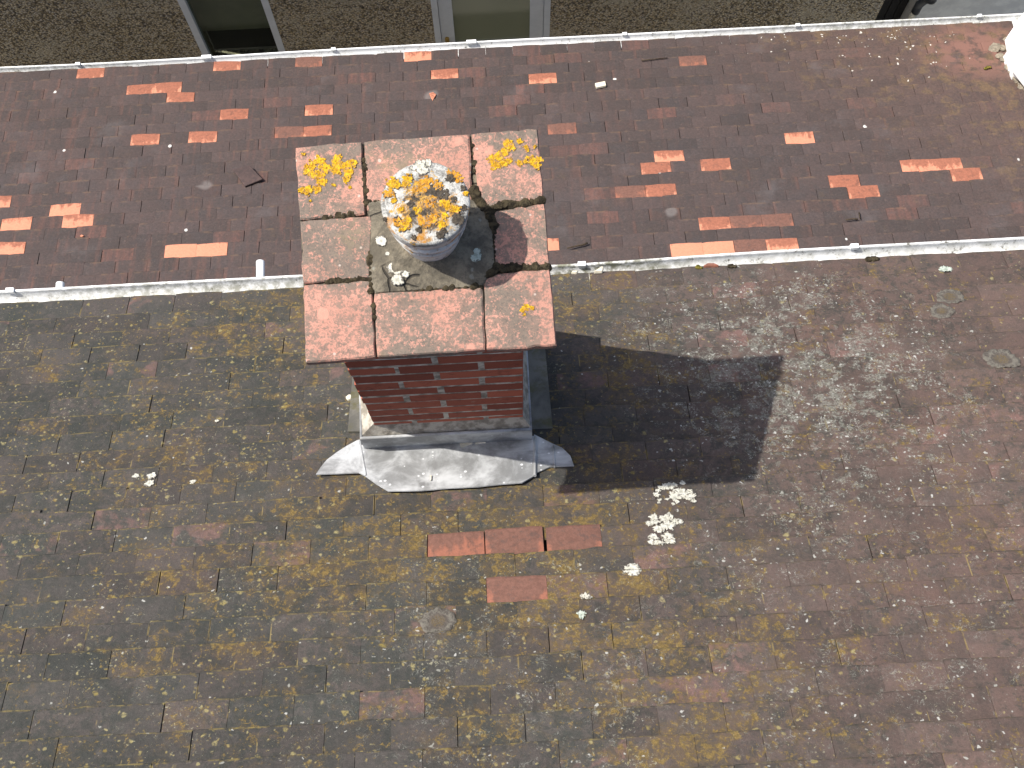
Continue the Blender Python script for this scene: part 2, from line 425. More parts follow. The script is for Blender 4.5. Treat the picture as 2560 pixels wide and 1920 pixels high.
def brick_mat():
    s = NT('red_brick', .85, .3)
    r1, r2, r3 = s.tint()
    n = s.noise(30, 6, .7); f = s.noise(130, 4, .7)
    col = s.mix(r1, (.2, .05, .03), (.43, .12, .068))
    col = s.mix(s.mul(s.step(n, .5, .7), .6), col, (.13, .04, .028))
    col = s.mix(s.mul(s.step(s.noise(18, 5, .75), .62, .74), .5), col, (.4, .3, .24))
    return s.done(col, s.add(n, f), .004, .6)
def fur_lichen(name, c1, c2, c3, core=.8, under=(.07, .058, .05)):
    s = NT(name, .92, .12)
    a = s.noise(60, 6, .78, .5); b = s.noise(190, 4, .75); rad = s.attr('rad').outputs['Fac']
    col = s.mix(s.step(a, .38, .62), c1, c2)
    col = s.mix(s.mul(s.step(b, .5, .64), .65), col, c3)
    col = s.mix(s.mul(s.step(s.m('MULTIPLY_ADD', a, .7, rad), .85, .45), core), col, c3)
    fray = s.step(s.m('MULTIPLY_ADD', rad, .3, s.noise(110, 5, .8, .4)), .74, .8)
    col = s.mix(s.mul(fray, .85), col, under)
    return s.done(col, s.add(a, b), .004, .9)
def ring_lichen():
    s = NT('grey_ring_lichen', .92, .12)
    a = s.noise(60, 6, .78, .5); b = s.noise(150, 4, .75); rad = s.attr('rad').outputs['Fac']
    col = s.mix(s.step(a, .38, .6), (.068, .06, .052), (.1, .085, .07))
    ring = s.mul(s.step(rad, .5, .66), s.step(s.m('MULTIPLY_ADD', b, .4, a), .6, .76))
    col = s.mix(s.mul(ring, .5), col, (.16, .155, .13))
    col = s.mix(s.mul(s.step(rad, .5, .3), s.step(b, .4, .6)), col, (.1, .075, .04))
    return s.done(col, s.add(a, b), .004, .8)
def glass_mat(name, tintc, tr):
    s = NT(name, .06, .5)
    s.done(tintc)
    t = s.t.nodes.new('ShaderNodeBsdfTransparent'); x = s.t.nodes.new('ShaderNodeMixShader'); x.inputs[0].default_value = tr
    t.inputs[0].default_value = (.75, .8, .74, 1)
    o = s.t.nodes['Material Output']
    s.t.links.new(s.b.outputs[0], x.inputs[1]); s.t.links.new(t.outputs[0], x.inputs[2]); s.t.links.new(x.outputs[0], o.inputs['Surface'])
    return s.mat

M_near, M_far = near_tile_mat(), far_tile_mat()
M_orange = clay_mat('orange_clay', (.52, .215, .13), (.25, .092, .056), (.075, .043, .034))
M_redclay = clay_mat('red_clay', (.25, .1, .064), (.14, .072, .054), (.06, .045, .04))
M_slab, M_lead, M_sidelead, M_pot = slab_mat(), lead_mat(), side_lead_mat(), pot_mat()
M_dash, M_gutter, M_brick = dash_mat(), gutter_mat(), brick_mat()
M_mortar = simple('mortar', (.2, .18, .145), (.4, .37, .31), 30, .95, .2, .005, .8)
def flaunch_mat():
    s = NT('cracked_flaunching', .95, .2)
    a = s.noise(20, 6, .72, .4); b = s.noise(90, 5, .75)
    col = s.mix(s.step(a, .38, .6), (.1, .088, .066), (.19, .165, .12))
    col = s.mix(s.mul(s.step(b, .5, .64), .5), col, (.075, .066, .05))
    d, _ = s.vor(11, s.warp(9, .09), 'DISTANCE_TO_EDGE')
    crack = s.mul(s.step(d, .035, .008), s.step(s.noise(8, 3, .6), .5, .58))
    col = s.mix(s.mul(crack, .85), col, (.03, .027, .022))
    f, c = s.spots(40, .12, .3, s.warp(40, .02))
    col = s.mix(s.mul(f, .6), col, (.24, .24, .2))
    return s.done(col, s.m('SUBTRACT', s.add(s.mul(a, 1.2), b), crack), .008, .9)
M_flaunch = flaunch_mat()
M_joint = simple('pale_pointing', (.2, .19, .16), (.55, .53, .46), 26, .95, .2, .005, .8)
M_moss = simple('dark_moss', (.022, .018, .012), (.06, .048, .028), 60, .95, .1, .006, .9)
M_greenmoss = simple('green_moss', (.07, .065, .012), (.16, .13, .03), 60, .95, .1, .006, .9)
M_white = simple('white_plastic', (.78, .79, .78), (.7, .71, .7), 8, .35, .5, 0)
M_frame = simple('frame_plastic', (.62, .66, .7), (.56, .6, .64), 6, .4, .5, 0)
M_paint = simple('white_paint', (.86, .86, .84), (.8, .8, .78), 6, .6, .4, .002, .3)
M_render = simple('grey_render', (.72, .71, .64), (.58, .57, .52), 5, .9, .2, .012, .6)
M_black = simple('black_paint', (.008, .008, .009), (.014, .014, .015), 6, .6, .3, 0)
M_under = simple('roof_felt', (.02, .018, .017), (.03, .026, .024), 6, .95, .1, 0)
M_wall = simple('brick_wall_render', (.4, .36, .3), (.33, .3, .25), 4, .9, .2, .004)
M_ground = simple('concrete_paving', (.24, .23, .21), (.17, .165, .15), 3, .9, .2, .004)
M_brass = simple('brass', (.5, .36, .12), (.42, .3, .1), 30, .35, .5, 0, metal=1)
M_wlich = fur_lichen('white_lichen', (.5, .485, .4), (.58, .57, .5), (.3, .295, .245))
M_ylich = fur_lichen('yellow_lichen', (.44, .24, .014), (.62, .4, .022), (.26, .125, .015), .7, (.3, .17, .1))
M_olich = fur_lichen('orange_lichen', (.46, .2, .02), (.58, .3, .03), (.16, .085, .025), .5, (.22, .19, .15))
M_glich = fur_lichen('grey_green_lichen', (.36, .42, .35), (.46, .5, .43), (.24, .28, .23))
M_ring = ring_lichen()
M_brownlich = fur_lichen('brown_lichen', (.05, .042, .032), (.09, .075, .055), (.03, .026, .022))
M_dlich = fur_lichen('grey_lichen', (.08, .08, .066), (.125, .122, .1), (.06, .055, .042))
M_chip = simple('pale_mortar_chip', (.5, .46, .36), (.6, .56, .46), 40, .9, .2, .003)
M_twig = simple('dark_twig', (.035, .025, .016), (.06, .045, .03), 60, .9, .2, .002)
M_slate = simple('dark_tile_face', (.05, .036, .034), (.075, .05, .045), 30, .85, .25, .004)
M_blind = simple('blind_cloth', (.55, .52, .4), (.45, .43, .33), 3, .9, .2, 0)
M_dark = simple('dark_room', (.03, .03, .026), (.02, .02, .018), 3, .9, .2, 0)

# ------------------------------------------------------------ ground
bm = bmesh.new(); hull(bm, [(-40, -40, -.2), (40, -40, -.2), (40, 40, -.2), (-40, 40, -.2)], [(-40, -40, 0), (40, -40, 0), (40, 40, 0), (-40, 40, 0)])
tag(mesh_obj('ground', bm, M_ground), kind='structure')

# ------------------------------------------------------------ roof tiles
TW = .167
def one_tile(bm, lay, S, x0, x1, dt, g, rnd, thick=.012, lift=0.):
    """one plain tile: tail at dt, top face running back up the slope under the next course"""
    ln = g + .035
    sk = rnd.gauss(0, .0018); tl = rnd.gauss(0, .001); roll = rnd.gauss(0, .0006); dt += rnd.gauss(0, .0022)
    t3 = (rnd.random(), rnd.random(), rnd.random(), 1)
    NX = 5
    def h(d, k): return .002 + lift + tl + roll * (k / NX - .5) * 2 - (dt - d) / g * thick + .0012 * math.sin(math.pi * k / NX)
    top = []; bot = []
    for row, d in enumerate((dt, dt - .006, dt - ln)):
        r = []
        for k in range(NX + 1):
            x = x0 + (x1 - x0) * k / NX + (rnd.gauss(0, .0003) if k in (0, NX) else 0)
            jit = rnd.gauss(0, .0011) if row == 0 else 0
            dd = d + sk * (k / NX - .5) * 2 + jit
            hh = h(d, k) - (.0016 if row == 0 else 0) - (.001 if k in (0, NX) else 0)
            v = bm.verts.new(S.at(x, dd, hh)); v[lay[0]] = t3; v[lay[1]] = (k / NX, (dt - d) / g, 0)
            r.append(v)
        top.append(r)
    for k in range(NX + 1):
        v = bm.verts.new(S.at(x0 + (x1 - x0) * k / NX, dt + sk * (k / NX - .5) * 2, h(dt, k) - thick)); v[lay[0]] = t3; v[lay[1]] = (k / NX, 0, 0)
        bot.append(v)
    b2 = []
    for k in (0, NX):
        v = bm.verts.new(S.at(x0 if k == 0 else x1, dt - ln, h(dt - ln, k) - thick)); v[lay[0]] = t3; v[lay[1]] = (k / NX, 1, 0); b2.append(v)
    for a, b in zip(top, top[1:]):
        for k in range(NX): bm.faces.new((a[k], a[k + 1], b[k + 1], b[k]))
    for k in range(NX): bm.faces.new((bot[k], bot[k + 1], top[0][k + 1], top[0][k]))
    bm.faces.new((top[0][0], top[1][0], top[2][0], b2[0], bot[0])); bm.faces.new((bot[NX], b2[1], top[2][NX], top[1][NX], top[0][NX]))
def layers(bm):
    return bm.verts.layers.float_color.new('tint'), bm.verts.layers.float_vector.new('face')

# near slope: lines of the tails, in course numbers counted up the slope
G1 = .0941
def near_line(i):
    if i >= 2: return i
    if i >= -5: return 2 - (2 - i) * .957
    if i >= -11: return -4.7 + (i + 5)
    return -11.9
def near_surf(d):
    row = 5 - d / G1
    i = -12
    while i < 40 and near_line(i + 1) <= row: i += 1
    return .002 - .012 * max(0, min(1, (row - near_line(i)) / (near_line(i + 1) - near_line(i))))
NEAR.surf = near_surf
FAR.surf = lambda d: .002 - .012 * (1 - ((d / .095 - .655) % 1))
UB1 = NEAR.xd(1215.9, 1448)[0]
def near_off(i): return (i % 2) * .5 if i >= -4 else ((i + 1) % 2) * .5
RN = random.Random(11)
near_jit = {i: RN.gauss(0, .006) for i in range(-12, 40)}
near_jit[2] = near_jit[4] = 0
near_special = {(2, -1): 1, (2, 0): 1, (2, 1): 1, (4, 0): 1}
near_gap = {(2, 1): .009}
def near_tile(bm, lay, i, c, rnd, lift=0.):
    dt = (5 - near_line(i)) * G1; g = (near_line(i + 1) - near_line(i)) * G1
    gp = rnd.choice((0, .0003, .0004, .0006, .0008, .0012, .0016, .0026))
    x0 = UB1 + (c + near_off(i)) * TW + near_jit[i]
    one_tile(bm, lay, NEAR, x0 + near_gap.get((i, c), 0), x0 + TW - gp, dt, g, rnd, lift=lift)
near_bm = bmesh.new(); lay = layers(near_bm)
RT = random.Random(3)
for i in range(-12, 31):
    for c in range(-26, 27):
        if (i, c) in near_special: RT.random(); continue
        near_tile(near_bm, lay, i, c, RT)

house = thing('house', (0, -1.2, 0), 'house with a grey-brown plain-tiled roof crusted with lichen, carrying the brick chimney', 'house')
extension = thing('extension', (0, 2.7, 0), 'low lean-to extension whose dark brown roof is dotted with orange tiles', 'extension')
near_roof = mesh_obj('roof', near_bm, M_near, house)
near_roof['label'] = 'grey-brown tiled slope spotted with yellow and grey lichen'
bm = bmesh.new()
A = [NEAR.at(-4.3, 1.5, -.03), NEAR.at(4.3, 1.5, -.03), NEAR.at(4.3, -2.5, -.03), NEAR.at(-4.3, -2.5, -.03)]
hull(bm, [p - V((0, 0, .05)) for p in A], A)
mesh_obj('roof_underlay', bm, M_under, near_roof)
rl = ('first of three pinkish red clean tiles in a row', 'middle pinkish red clean tile of the row of three', 'last pinkish red clean tile, beyond the wide open joint', 'single pinkish red clean tile below the row of three')
for q, (i, c) in enumerate(near_special):
    bm = bmesh.new(); lay = layers(bm); near_tile(bm, lay, i, c, random.Random(50 + q))
    o = mesh_obj('roof_tile', bm, M_redclay, near_roof); o['dirt'] = (.3, .6, .6, .55)[q]; o['label'] = rl[q]

# far slope
G2 = .095; UB2 = FAR.xd(1674.6, 604)[0]
far_jit = {k: RN.gauss(0, .005) for k in range(-40, 20)}
def far_x(k, c):
    sc = 1.0 if k > 5 else (1.005 if k > 1 else 1.012)
    return UB2 + (c + (.5 if (k + 5) % 2 else 0)) * TW * sc + (.0 if k > 1 else 0) - (.006 if k > 1 else 0)
def far_tile(bm, lay, k, c, rnd, lift=0., xmax=None):
    gp = rnd.choice((.0006, .001, .0014, .002, .0034))
    x0, x1 = far_x(k, c) + far_jit.get(k, 0) * .4, far_x(k, c + 1) - gp + far_jit.get(k, 0) * .4
    if xmax is not None: x1 = min(x1, xmax)
    one_tile(bm, lay, FAR, x0, x1, (.655 + k) * G2, G2, rnd, lift=lift)
far_special = {(14, -21): .5, (14, -16): .45, (14, -13): .75, (12, -19): .5, (12, -18): .45, (11, -17): .5, (7, -18): .45, (7, -16): .45, (9, -15): .65, (9, -12): .4,
               (7, -13): .85, (7, -12): .65, (14, -9): .15, (12, -8): .4, (11, -4): .3, (12, 1): .7, (6, -4): .75, (3, 0): .25, (2, -1): .62, (2, 1): .6,
               (0, -2): .72, (0, -1): .66, (4, 4): .12, (1, 8): .28, (1, 9): .36, (0, 9): .55, (0, 5): .62, (-1, 6): .6, (-3, 1): .5, (-3, 2): .82, (-3, 3): .95,
               (-5, 0): -.2, (-5, 1): -.2, (-5, 2): 1.15, (-5, 3): .3, (-3, -16): -.15, (-3, -15): -.1, (1, -20): .02, (0, -20): .2, (0, -22): .05, (-2, -22): .1,
               (2, -23): .3, (-4, -12): -.1, (-4, -5): .0}
far_bm = bmesh.new(); lay = layers(far_bm)
# the right end of this roof is cut off slantwise against a mortared white upstand
cut_a, cut_b = FAR.xd(2482, 121), FAR.xd(2560, 222)
def far_cut(d):
    t = (d - cut_b[1]) / (cut_a[1] - cut_b[1])
    return cut_b[0] + (cut_a[0] - cut_b[0]) * t if t > -1.5 else 9.
for k in range(-24, 15):
    for c in range(-36, 24):
        if (k, c) in far_special: continue
        lim = far_cut((.155 + k) * G2) if k < 12 else FAR.xd(2529, 52)[0] - (14 - k) * .012
        if far_x(k, c) > lim - .03: continue
        far_tile(far_bm, lay, k, c, RT, xmax=lim)
far_roof = mesh_obj('roof', far_bm, M_far, extension)
far_roof['label'] = 'smooth purplish brown tiled slope patched with orange tiles'
bm = bmesh.new()
A = [FAR.at(-6, 1.36, -.03), FAR.at(3.2, 1.36, -.03), FAR.at(3.9, -1.9, -.03), FAR.at(-6, -1.9, -.03)]
hull(bm, [p - V((0, 0, .05)) for p in A], A)
mesh_obj('roof_underlay', bm, M_under, far_roof)
for q, ((k, c), dv) in enumerate(far_special.items()):
    bm = bmesh.new(); lay = layers(bm); far_tile(bm, lay, k, c, random.Random(90 + q), lift=.001)
    o = mesh_obj('roof_tile', bm, M_orange if dv < .7 else M_redclay, far_roof); o['dirt'] = dv if dv < .7 else dv * .6
    o['label'] = 'clean bright orange replacement tile' if dv < .2 else ('orange replacement tile with soiled patches' if dv < .6 else 'dull reddish soiled tile')

# ------------------------------------------------------------ walls under the roofs
bm = bmesh.new(); box(bm, -4.2, 4.2, -3.9, 1.42, 0, 6.3); mesh_obj('wall', bm, M_wall, house)
bm = bmesh.new()
rid = NEAR.at(0, -2.48, -.01)
hull(bm, [(-4.3, rid.y - 2.9, 6.5), (4.3, rid.y - 2.9, 6.5), (4.3, rid.y, rid.z - .06), (-4.3, rid.y, rid.z - .06)],
     [(-4.3, rid.y - 2.9, 6.56), (4.3, rid.y - 2.9, 6.56), (4.3, rid.y, rid.z), (-4.3, rid.y, rid.z)])
mesh_obj('front_slope', bm, M_slate, house)
bm = bmesh.new(); tube(bm, [(-4.3, rid.y, rid.z - .03), (4.3, rid.y, rid.z - .03)], .11); mesh_obj('ridge', bm, M_slate, house)
bm = bmesh.new()
for x in (-4.24, 4.2):
    bm = bmesh.new(); hull(bm, [(x, 1.42, 6.3), (x + .04, 1.42, 6.3), (x + .04, -3.9, 6.3), (x, -3.9, 6.3)], [(x, 1.42, 6.52), (x + .04, 1.42, 6.52), (x + .04, rid.y, rid.z - .1), (x, rid.y, rid.z - .1)])
    mesh_obj('gable', bm, M_wall, house)
bm = bmesh.new(); box(bm, -4.3, 4.3, 1.55, 1.575, 6.28, 6.48); mesh_obj('fascia', bm, M_white, house)
bm = bmesh.new(); box(bm, -5.9, 3.2, 1.425, 3.95, 0, 3.3); mesh_obj('wall', bm, M_wall, extension)
bm = bmesh.new(); box(bm, -5.9, 3.2, 4.06, 4.085, 3.36, 3.56); mesh_obj('fascia', bm, M_white, extension)

# ------------------------------------------------------------ gutters
def gutter(parent, S, d_eave, x0, x1, lipf, clips, r=.056, drop=.012, joints=()):
    bm = bmesh.new(); N = 60; K = 12
    rows = []
    e = S.at(0, d_eave)
    for i in range(N + 1):
        x = x0 + (x1 - x0) * i / N
        cy = e.y + lipf(x) - r; cz = e.z - drop + .004 * mnoise.noise(V((x * 1.5, 0, 3)))
        a = [V((x, cy - math.cos(math.pi * k / K) * (r - .003), cz - math.sin(math.pi * k / K) * (r - .003))) for k in range(K + 1)]
        b = [V((x, cy - math.cos(math.pi * k / K) * r, cz - math.sin(math.pi * k / K) * r)) for k in range(K, -1, -1)]
        lip = [V((x, cy + r + .003, cz + .001)), V((x, cy + r + .003, cz - .008))]
        rows.append([bm.verts.new(p) for p in a + lip + b])
    for p, q in zip(rows, rows[1:]):
        n = len(p)
        for k in range(n):
            f = bm.faces.new((p[k], q[k], q[(k + 1) % n], p[(k + 1) % n])); f.smooth = k < K
    bm.faces.new(rows[0]); bm.faces.new(rows[-1][::-1])
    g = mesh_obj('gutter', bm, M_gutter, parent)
    for x in clips:
        bm = bmesh.new(); cy = e.y + lipf(x) - r; cz = e.z - drop
        box(bm, x - .014, x + .014, cy + r - .008, cy + r + .009, cz - .012, cz + .008)
        prev = None
        for k in range(6, 13):
            t = math.pi * k / 12
            box(bm, x - .011, x + .011, cy - math.cos(t) * (r + .003) - .004, cy - math.cos(t) * (r + .003) + .004, cz - math.sin(t) * (r + .003) - .007, cz - math.sin(t) * (r + .003) + .007)
        mesh_obj('gutter_bracket', bm, M_white, g)
    for x in joints:
        bm = bmesh.new(); cy = e.y + lipf(x) - r; cz = e.z - drop; rr = []
        for xx in (x - .03, x + .03):
            rr.append([bm.verts.new((xx, cy - math.cos(math.pi * k / K) * (r + s_), cz - math.sin(math.pi * k / K) * (r + s_))) for s_ in (.006, .0005) for k in (range(K + 1) if s_ > .003 else range(K, -1, -1))])
        n = len(rr[0])
        for k in range(n): bm.faces.new((rr[0][k], rr[1][k], rr[1][(k + 1) % n], rr[0][(k + 1) % n]))
        bm.faces.new(rr[0][::-1]); bm.faces.new(rr[1])
        box(bm, x - .03, x + .03, cy + r - .012, cy + r + .01, cz - .01, cz + .009)
        mesh_obj('gutter_joint', bm, M_white, g)
    return g
D1E = (5 - near_line(-12)) * G1; D2E = (.655 + 14) * G2
q = 2560 / 2212
def lip_near(x): return .052 - .014 * math.exp(-((x - .25) / .5) ** 2)
cl = [NEAR.px(x * q, y * q).x for x, y in ((30, 628), (1255, 566), (1840, 534))]
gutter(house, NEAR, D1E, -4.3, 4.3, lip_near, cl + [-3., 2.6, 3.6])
s3 = 2.572
cl = [FAR.px(x / s3, y / s3).x for x, y in ((505, 410), (2145, 335))] + [FAR.px(860 + 1805 / s3, 235 / s3).x] + [FAR.px(1700 + x / s3, y / s3).x for x, y in ((752, 160), (1915, 97))]
jn = [FAR.px(1330 / s3, 370 / s3).x, FAR.px(860 + 820 / s3, 292 / s3).x]
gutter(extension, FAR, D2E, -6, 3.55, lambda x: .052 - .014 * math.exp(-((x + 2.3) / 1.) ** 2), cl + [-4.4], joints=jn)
# overflow pipes that stick out of the house wall under the gutter
for px, py, z in ((651, 652, 6.33), (151, 706, 6.33)):
    p = on_z(px, py, z); bm = bmesh.new()
    tube(bm, [(p.x, 1.4, z + .01), (p.x, p.y - .004, z), (p.x, p.y, z)], [.0165, .0165, .014], 18)
    mesh_obj('overflow_pipe', bm, M_white, house)

# ------------------------------------------------------------ chimney (part of the house)
BX0, BX1, BY0, BY1 = -.393, .054, .955, 1.375
BZ = 11.3 - 4.01
ST = SLABZ - .055                                   # top of the brickwork
bm = bmesh.new(); lt, lf = layers(bm)
def brick(x0, x1, y0, y1, z0, z1):
    t = (R_(), R_(), R_(), 1)
    j = lambda: U_(-.0004, .0004)
    fs = hull(bm, [(x0 + j(), y0 + j(), z0 + j()), (x1 + j(), y0 + j(), z0 + j()), (x1 + j(), y1 + j(), z0 + j()), (x0 + j(), y1 + j(), z0 + j())],
              [(x0 + j(), y0 + j(), z1 + j()), (x1 + j(), y0 + j(), z1 + j()), (x1 + j(), y1 + j(), z1 + j()), (x0 + j(), y1 + j(), z1 + j())], 0)
    for f in fs:
        for v in f.verts: v[lt] = t
CH = .075; JT = .015
nb = int((ST - 6.3) / CH)
for i in range(nb + 1):
    z1 = ST - i * CH - .004; z0 = z1 - CH + JT
    if i % 2 == 0: xs = [BX0, BX0 + .122, BX0 + .338, BX1]
    else: xs = [BX0, BX0 + .222, BX1]
    for yy in ((BY0, BY0 + .1), (BY1 - .1, BY1)):
        for a, b in zip(xs, xs[1:]):
            brick(a + (JT / 2 + U_(-.003, .003) if a != BX0 else U_(-.002, .003)), b - (JT / 2 + U_(-.003, .003) if b != BX1 else 0), yy[0] + U_(-.0017, -.001), yy[1], z0 + U_(-.004, .003), z1 + U_(-.003, .003))
    ys = [BY0 + .1 + JT, BY0 + .21, BY1 - .1 - JT] if i % 2 else [BY0 + .1 + JT, BY1 - .1 - JT]
    for xx in ((BX0, BX0 + .1), (BX1 - .1, BX1)):
        for a, b in zip(ys, ys[1:]): brick(xx[0], xx[1], a, b - (JT if b != ys[-1] else 0), z0, z1)
fs = box(bm, BX0 + .002, BX1 - .002, BY0 - .0007, BY1 - .002, 6.2, ST, 1)
chimney = mesh_obj('chimney', bm, [M_brick, M_joint], house)
chimney['label'] = 'square red brick chimney stack under lichen-covered terracotta capping tiles'
# oversailing bed under the capping
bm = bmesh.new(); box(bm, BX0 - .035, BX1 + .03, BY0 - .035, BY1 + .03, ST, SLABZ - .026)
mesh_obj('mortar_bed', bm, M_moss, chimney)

Z1 = lambda x, y: (700 + x / 2.836, 280 + y / 2.836)
Z2 = lambda x, y: (740 + x / 2.989, 820 + y / 2.989)
def capping(corners, tilt=0.):
    pts = [on_z(*p, SLABZ) for p in corners]
    c = sum(pts, V()) / len(pts)
    bm = bmesh.new(); seg = 7; ring = []
    for i, p in enumerate(pts):
        nx = pts[(i + 1) % len(pts)]
        for k in range(seg):
            w = p.lerp(nx, k / seg)
            if k: w += V((RND.gauss(0, .0011), RND.gauss(0, .0011), 0))
            else: w = w.lerp(c, .012)
            ring.append(w)
    dz = lambda w: tilt * (w.x - c.x) + RND.gauss(0, .0006)
    lower = [w.lerp(c, .01) - V((0, 0, .026)) for w in ring]
    upper = [w - V((0, 0, .004)) for w in ring]
    inner = [w.lerp(c, .035) + V((0, 0, dz(w))) for w in ring]
    mid = [w.lerp(c, .5) + V((0, 0, .0015)) for w in ring]
    rows = [[bm.verts.new(p) for p in r] for r in (lower, upper, inner, mid)]
    n = len(ring)
    for a, b in zip(rows, rows[1:]):
        for k in range(n): bm.faces.new((a[k], a[(k + 1) % n], b[(k + 1) % n], b[k]))
    cv = bm.verts.new(c + V((0, 0, .002)))
    for k in range(n): bm.faces.new((rows[-1][k], rows[-1][(k + 1) % n], cv))
    bm.faces.new(rows[0][::-1])
    bmesh.ops.recalc_face_normals(bm, faces=bm.faces)
    return mesh_obj('capping_tile', bm, M_slab, chimney)
TLc, TRc, BRc, BLc = (737.7, 367.4), (1344.6, 320.5), (1393, 863.5), (763.4, 907)
caps = [
    [TLc, Z1(583, 206), Z1(606, 725), Z1(138, 764)],
    [Z1(592, 206), Z1(1346, 152), Z1(1366, 655), Z1(612, 700)],
    [Z1(1354, 151), TRc, Z1(1868, 630), Z1(1420, 690)],
    [Z1(140, 772), Z1(650, 732), Z1(640, 1174), Z1(164, 1214)],
    [Z1(1500, 702), Z1(1876, 646), Z1(1914, 1082), Z1(1528, 1112)],
    [Z1(168, 1224), Z1(648, 1190), Z2(596, 216), BLc],
    [Z1(664, 1284), Z1(1436, 1238), Z2(1416, 162), Z2(604, 216)],
    [Z1(1446, 1160), Z1(1916, 1102), BRc, Z2(1421, 161)],
]
for t, cc in zip((.01, -.004, .0, .004, .03, 0, -.002, .012), caps): capping(cc, t)
# mortar bed between the capping tiles and up to the pot
bm = bmesh.new()
in_ = [on_z(*p, SLABZ - .012) for p in ((742, 372), (1340, 326), (1387, 858), (768, 901))]
hull(bm, [p - V((0, 0, .012)) for p in in_], in_)
POTC = on_z(1077, 590, SLABZ)
seg = 56; rows = []
outline = [on_z(*Z1(*p), SLABZ) for p in ((600, 640), (1100, 560), (1370, 620), (1500, 690), (1530, 1110), (1440, 1240), (1050, 1262), (660, 1288), (625, 1180), (640, 740))]
for f, h in ((1.03, -.014), (.98, .001), (.85, .006), (.62, .014), (.42, .022)):
    row = []
    for k in range(seg):
        t = 2 * math.pi * k / seg; dr = V((math.cos(t), math.sin(t), 0))
        best = .14
        for a, b in zip(outline, outline[1:] + outline[:1]):
            a2, e2 = (a - POTC).to_2d(), (b - a).to_2d()
            den = dr.x * e2.y - dr.y * e2.x
            if abs(den) < 1e-9: continue
            tt = (a2.x * e2.y - a2.y * e2.x) / den; ss = (a2.x * dr.y - a2.y * dr.x) / den
            if tt > 0 and 0 <= ss <= 1: best = tt
        row.append(bm.verts.new(POTC + dr * best * f + V((0, 0, h + .003 * mnoise.noise(dr * 4 + V((f * 7, 0, 0)))))))
    rows.append(row)
for a, b in zip(rows, rows[1:]):
    for k in range(seg): bm.faces.new((a[k], a[(k + 1) % seg], b[(k + 1) % seg], b[k]))
bm.faces.new(rows[-1])
mesh_obj('mortar_flaunching', bm, M_flaunch, chimney)
# dark moss that fills the open joints
bm = bmesh.new()
def ridge(a, b, n, r0, r1):
    for i in range(n):
        t = i / max(1, n - 1); p = on_z(*Z1(a[0] + (b[0] - a[0]) * t, a[1] + (b[1] - a[1]) * t), SLABZ - .004)
        lump(bm, p + V((RND.gauss(0, .0015), RND.gauss(0, .0015), 0)), (0, 0, 1), U_(r0, r1), .7)
ridge((320, 745), (500, 728), 5, .007, .012)
ridge((600, 340), (608, 640), 9, .006, .011)
ridge((615, 640), (700, 640), 4, .007, .011)
ridge((1366, 240), (1380, 420), 4, .005, .009)
ridge((1380, 560), (1420, 660), 4, .012, .018)
ridge((1440, 685), (1850, 632), 14, .008, .015)
ridge((1470, 700), (1510, 800), 5, .012, .016)
ridge((1510, 820), (1510, 1090), 9, .006, .01)
ridge((1530, 1110), (1890, 1095), 14, .008, .013)
ridge((1440, 1170), (1520, 1120), 4, .01, .014)
ridge((960, 1255), (1420, 1240), 10, .005, .013)
ridge((340, 1200), (640, 1180), 12, .006, .01)
ridge((635, 1000), (650, 1270), 8, .007, .012)
ridge((668, 1380), (672, 1460), 3, .006, .01)
mesh_obj('joint_moss', bm, M_moss, chimney)['kind'] = 'stuff'
# mortar weathering at the foot and its lead
xl = on_z(*Z2(478, 700), BZ - .03).x; xr = on_z(*Z2(1752, 700), BZ - .03).x
foot = [NEAR.px(*Z2(500, 895)), NEAR.px(*Z2(1775, 820))]
yf = (foot[0].y + foot[1].y) / 2
zc = on_y(*Z2(1100, 785), yf).z                     # top of the lead upstand
yb = BY1 + .03
bm = bmesh.new()
o_ = [(xl, yf + .004, 0), (xr, yf + .004, 0), (xr, yb, 0), (xl, yb, 0)]; i_ = [(BX0 + .004, BY0 + .004, BZ), (BX1 - .004, BY0 + .004, BZ), (BX1 - .004, BY1, BZ), (BX0 + .004, BY1, BZ)]
r0 = [bm.verts.new((x, y, 6.4)) for x, y, _ in o_]; r1 = [bm.verts.new((x, y, zc - .002)) for x, y, _ in o_]; r2 = [bm.verts.new(p) for p in i_]
for a, b in ((r0, r1), (r1, r2)):
    for k in range(4): bm.faces.new((a[k], a[(k + 1) % 4], b[(k + 1) % 4], b[k]))
bm.faces.new(r2)
bmesh.ops.subdivide_edges(bm, edges=bm.edges[:], cuts=5, use_grid_fill=True)
for v in bm.verts:
    if v.co.z > zc - .01: v.co += V((0, 0, .004 * mnoise.noise(v.co * 25)))
mesh_obj('mortar_collar', bm, M_mortar, chimney)

def sheet(bm, pts, up, t=.004, mi=0):
    top = [V(p) + up for p in pts]; hull(bm, [p - up * (t / max(up.length, 1e-6)) for p in top], top, mi)
bm = bmesh.new(); n = NEAR.n
L = lambda x, y, h=.006: NEAR.px(*Z2(x, y), h)
tray = [L(470, 880, .009), L(520, 1110), L(600, 1168), L(690, 1222), L(945, 1218), L(1150, 1200), L(1360, 1190), L(1540, 1170), L(1690, 1160), L(1775, 1112), L(1790, 810, .009)]
sheet(bm, tray, n * .003)
ear = [L(478, 838, .005), L(455, 845, .005), L(380, 885, .005), L(310, 930, .005), L(230, 990, .005), L(185, 1045, .005), L(150, 1098, .005), L(470, 1085, .005), L(519, 1109, .005)]
sheet(bm, ear[::-1][::-1], n * .003)
ear = [L(1776, 1111, .005), L(1800, 1085, .005), L(1900, 1040, .005), L(2078, 1035, .005), L(2050, 960, .005), L(1990, 900, .005), L(1910, 865, .005), L(1780, 800, .005)]
sheet(bm, ear, n * .003)
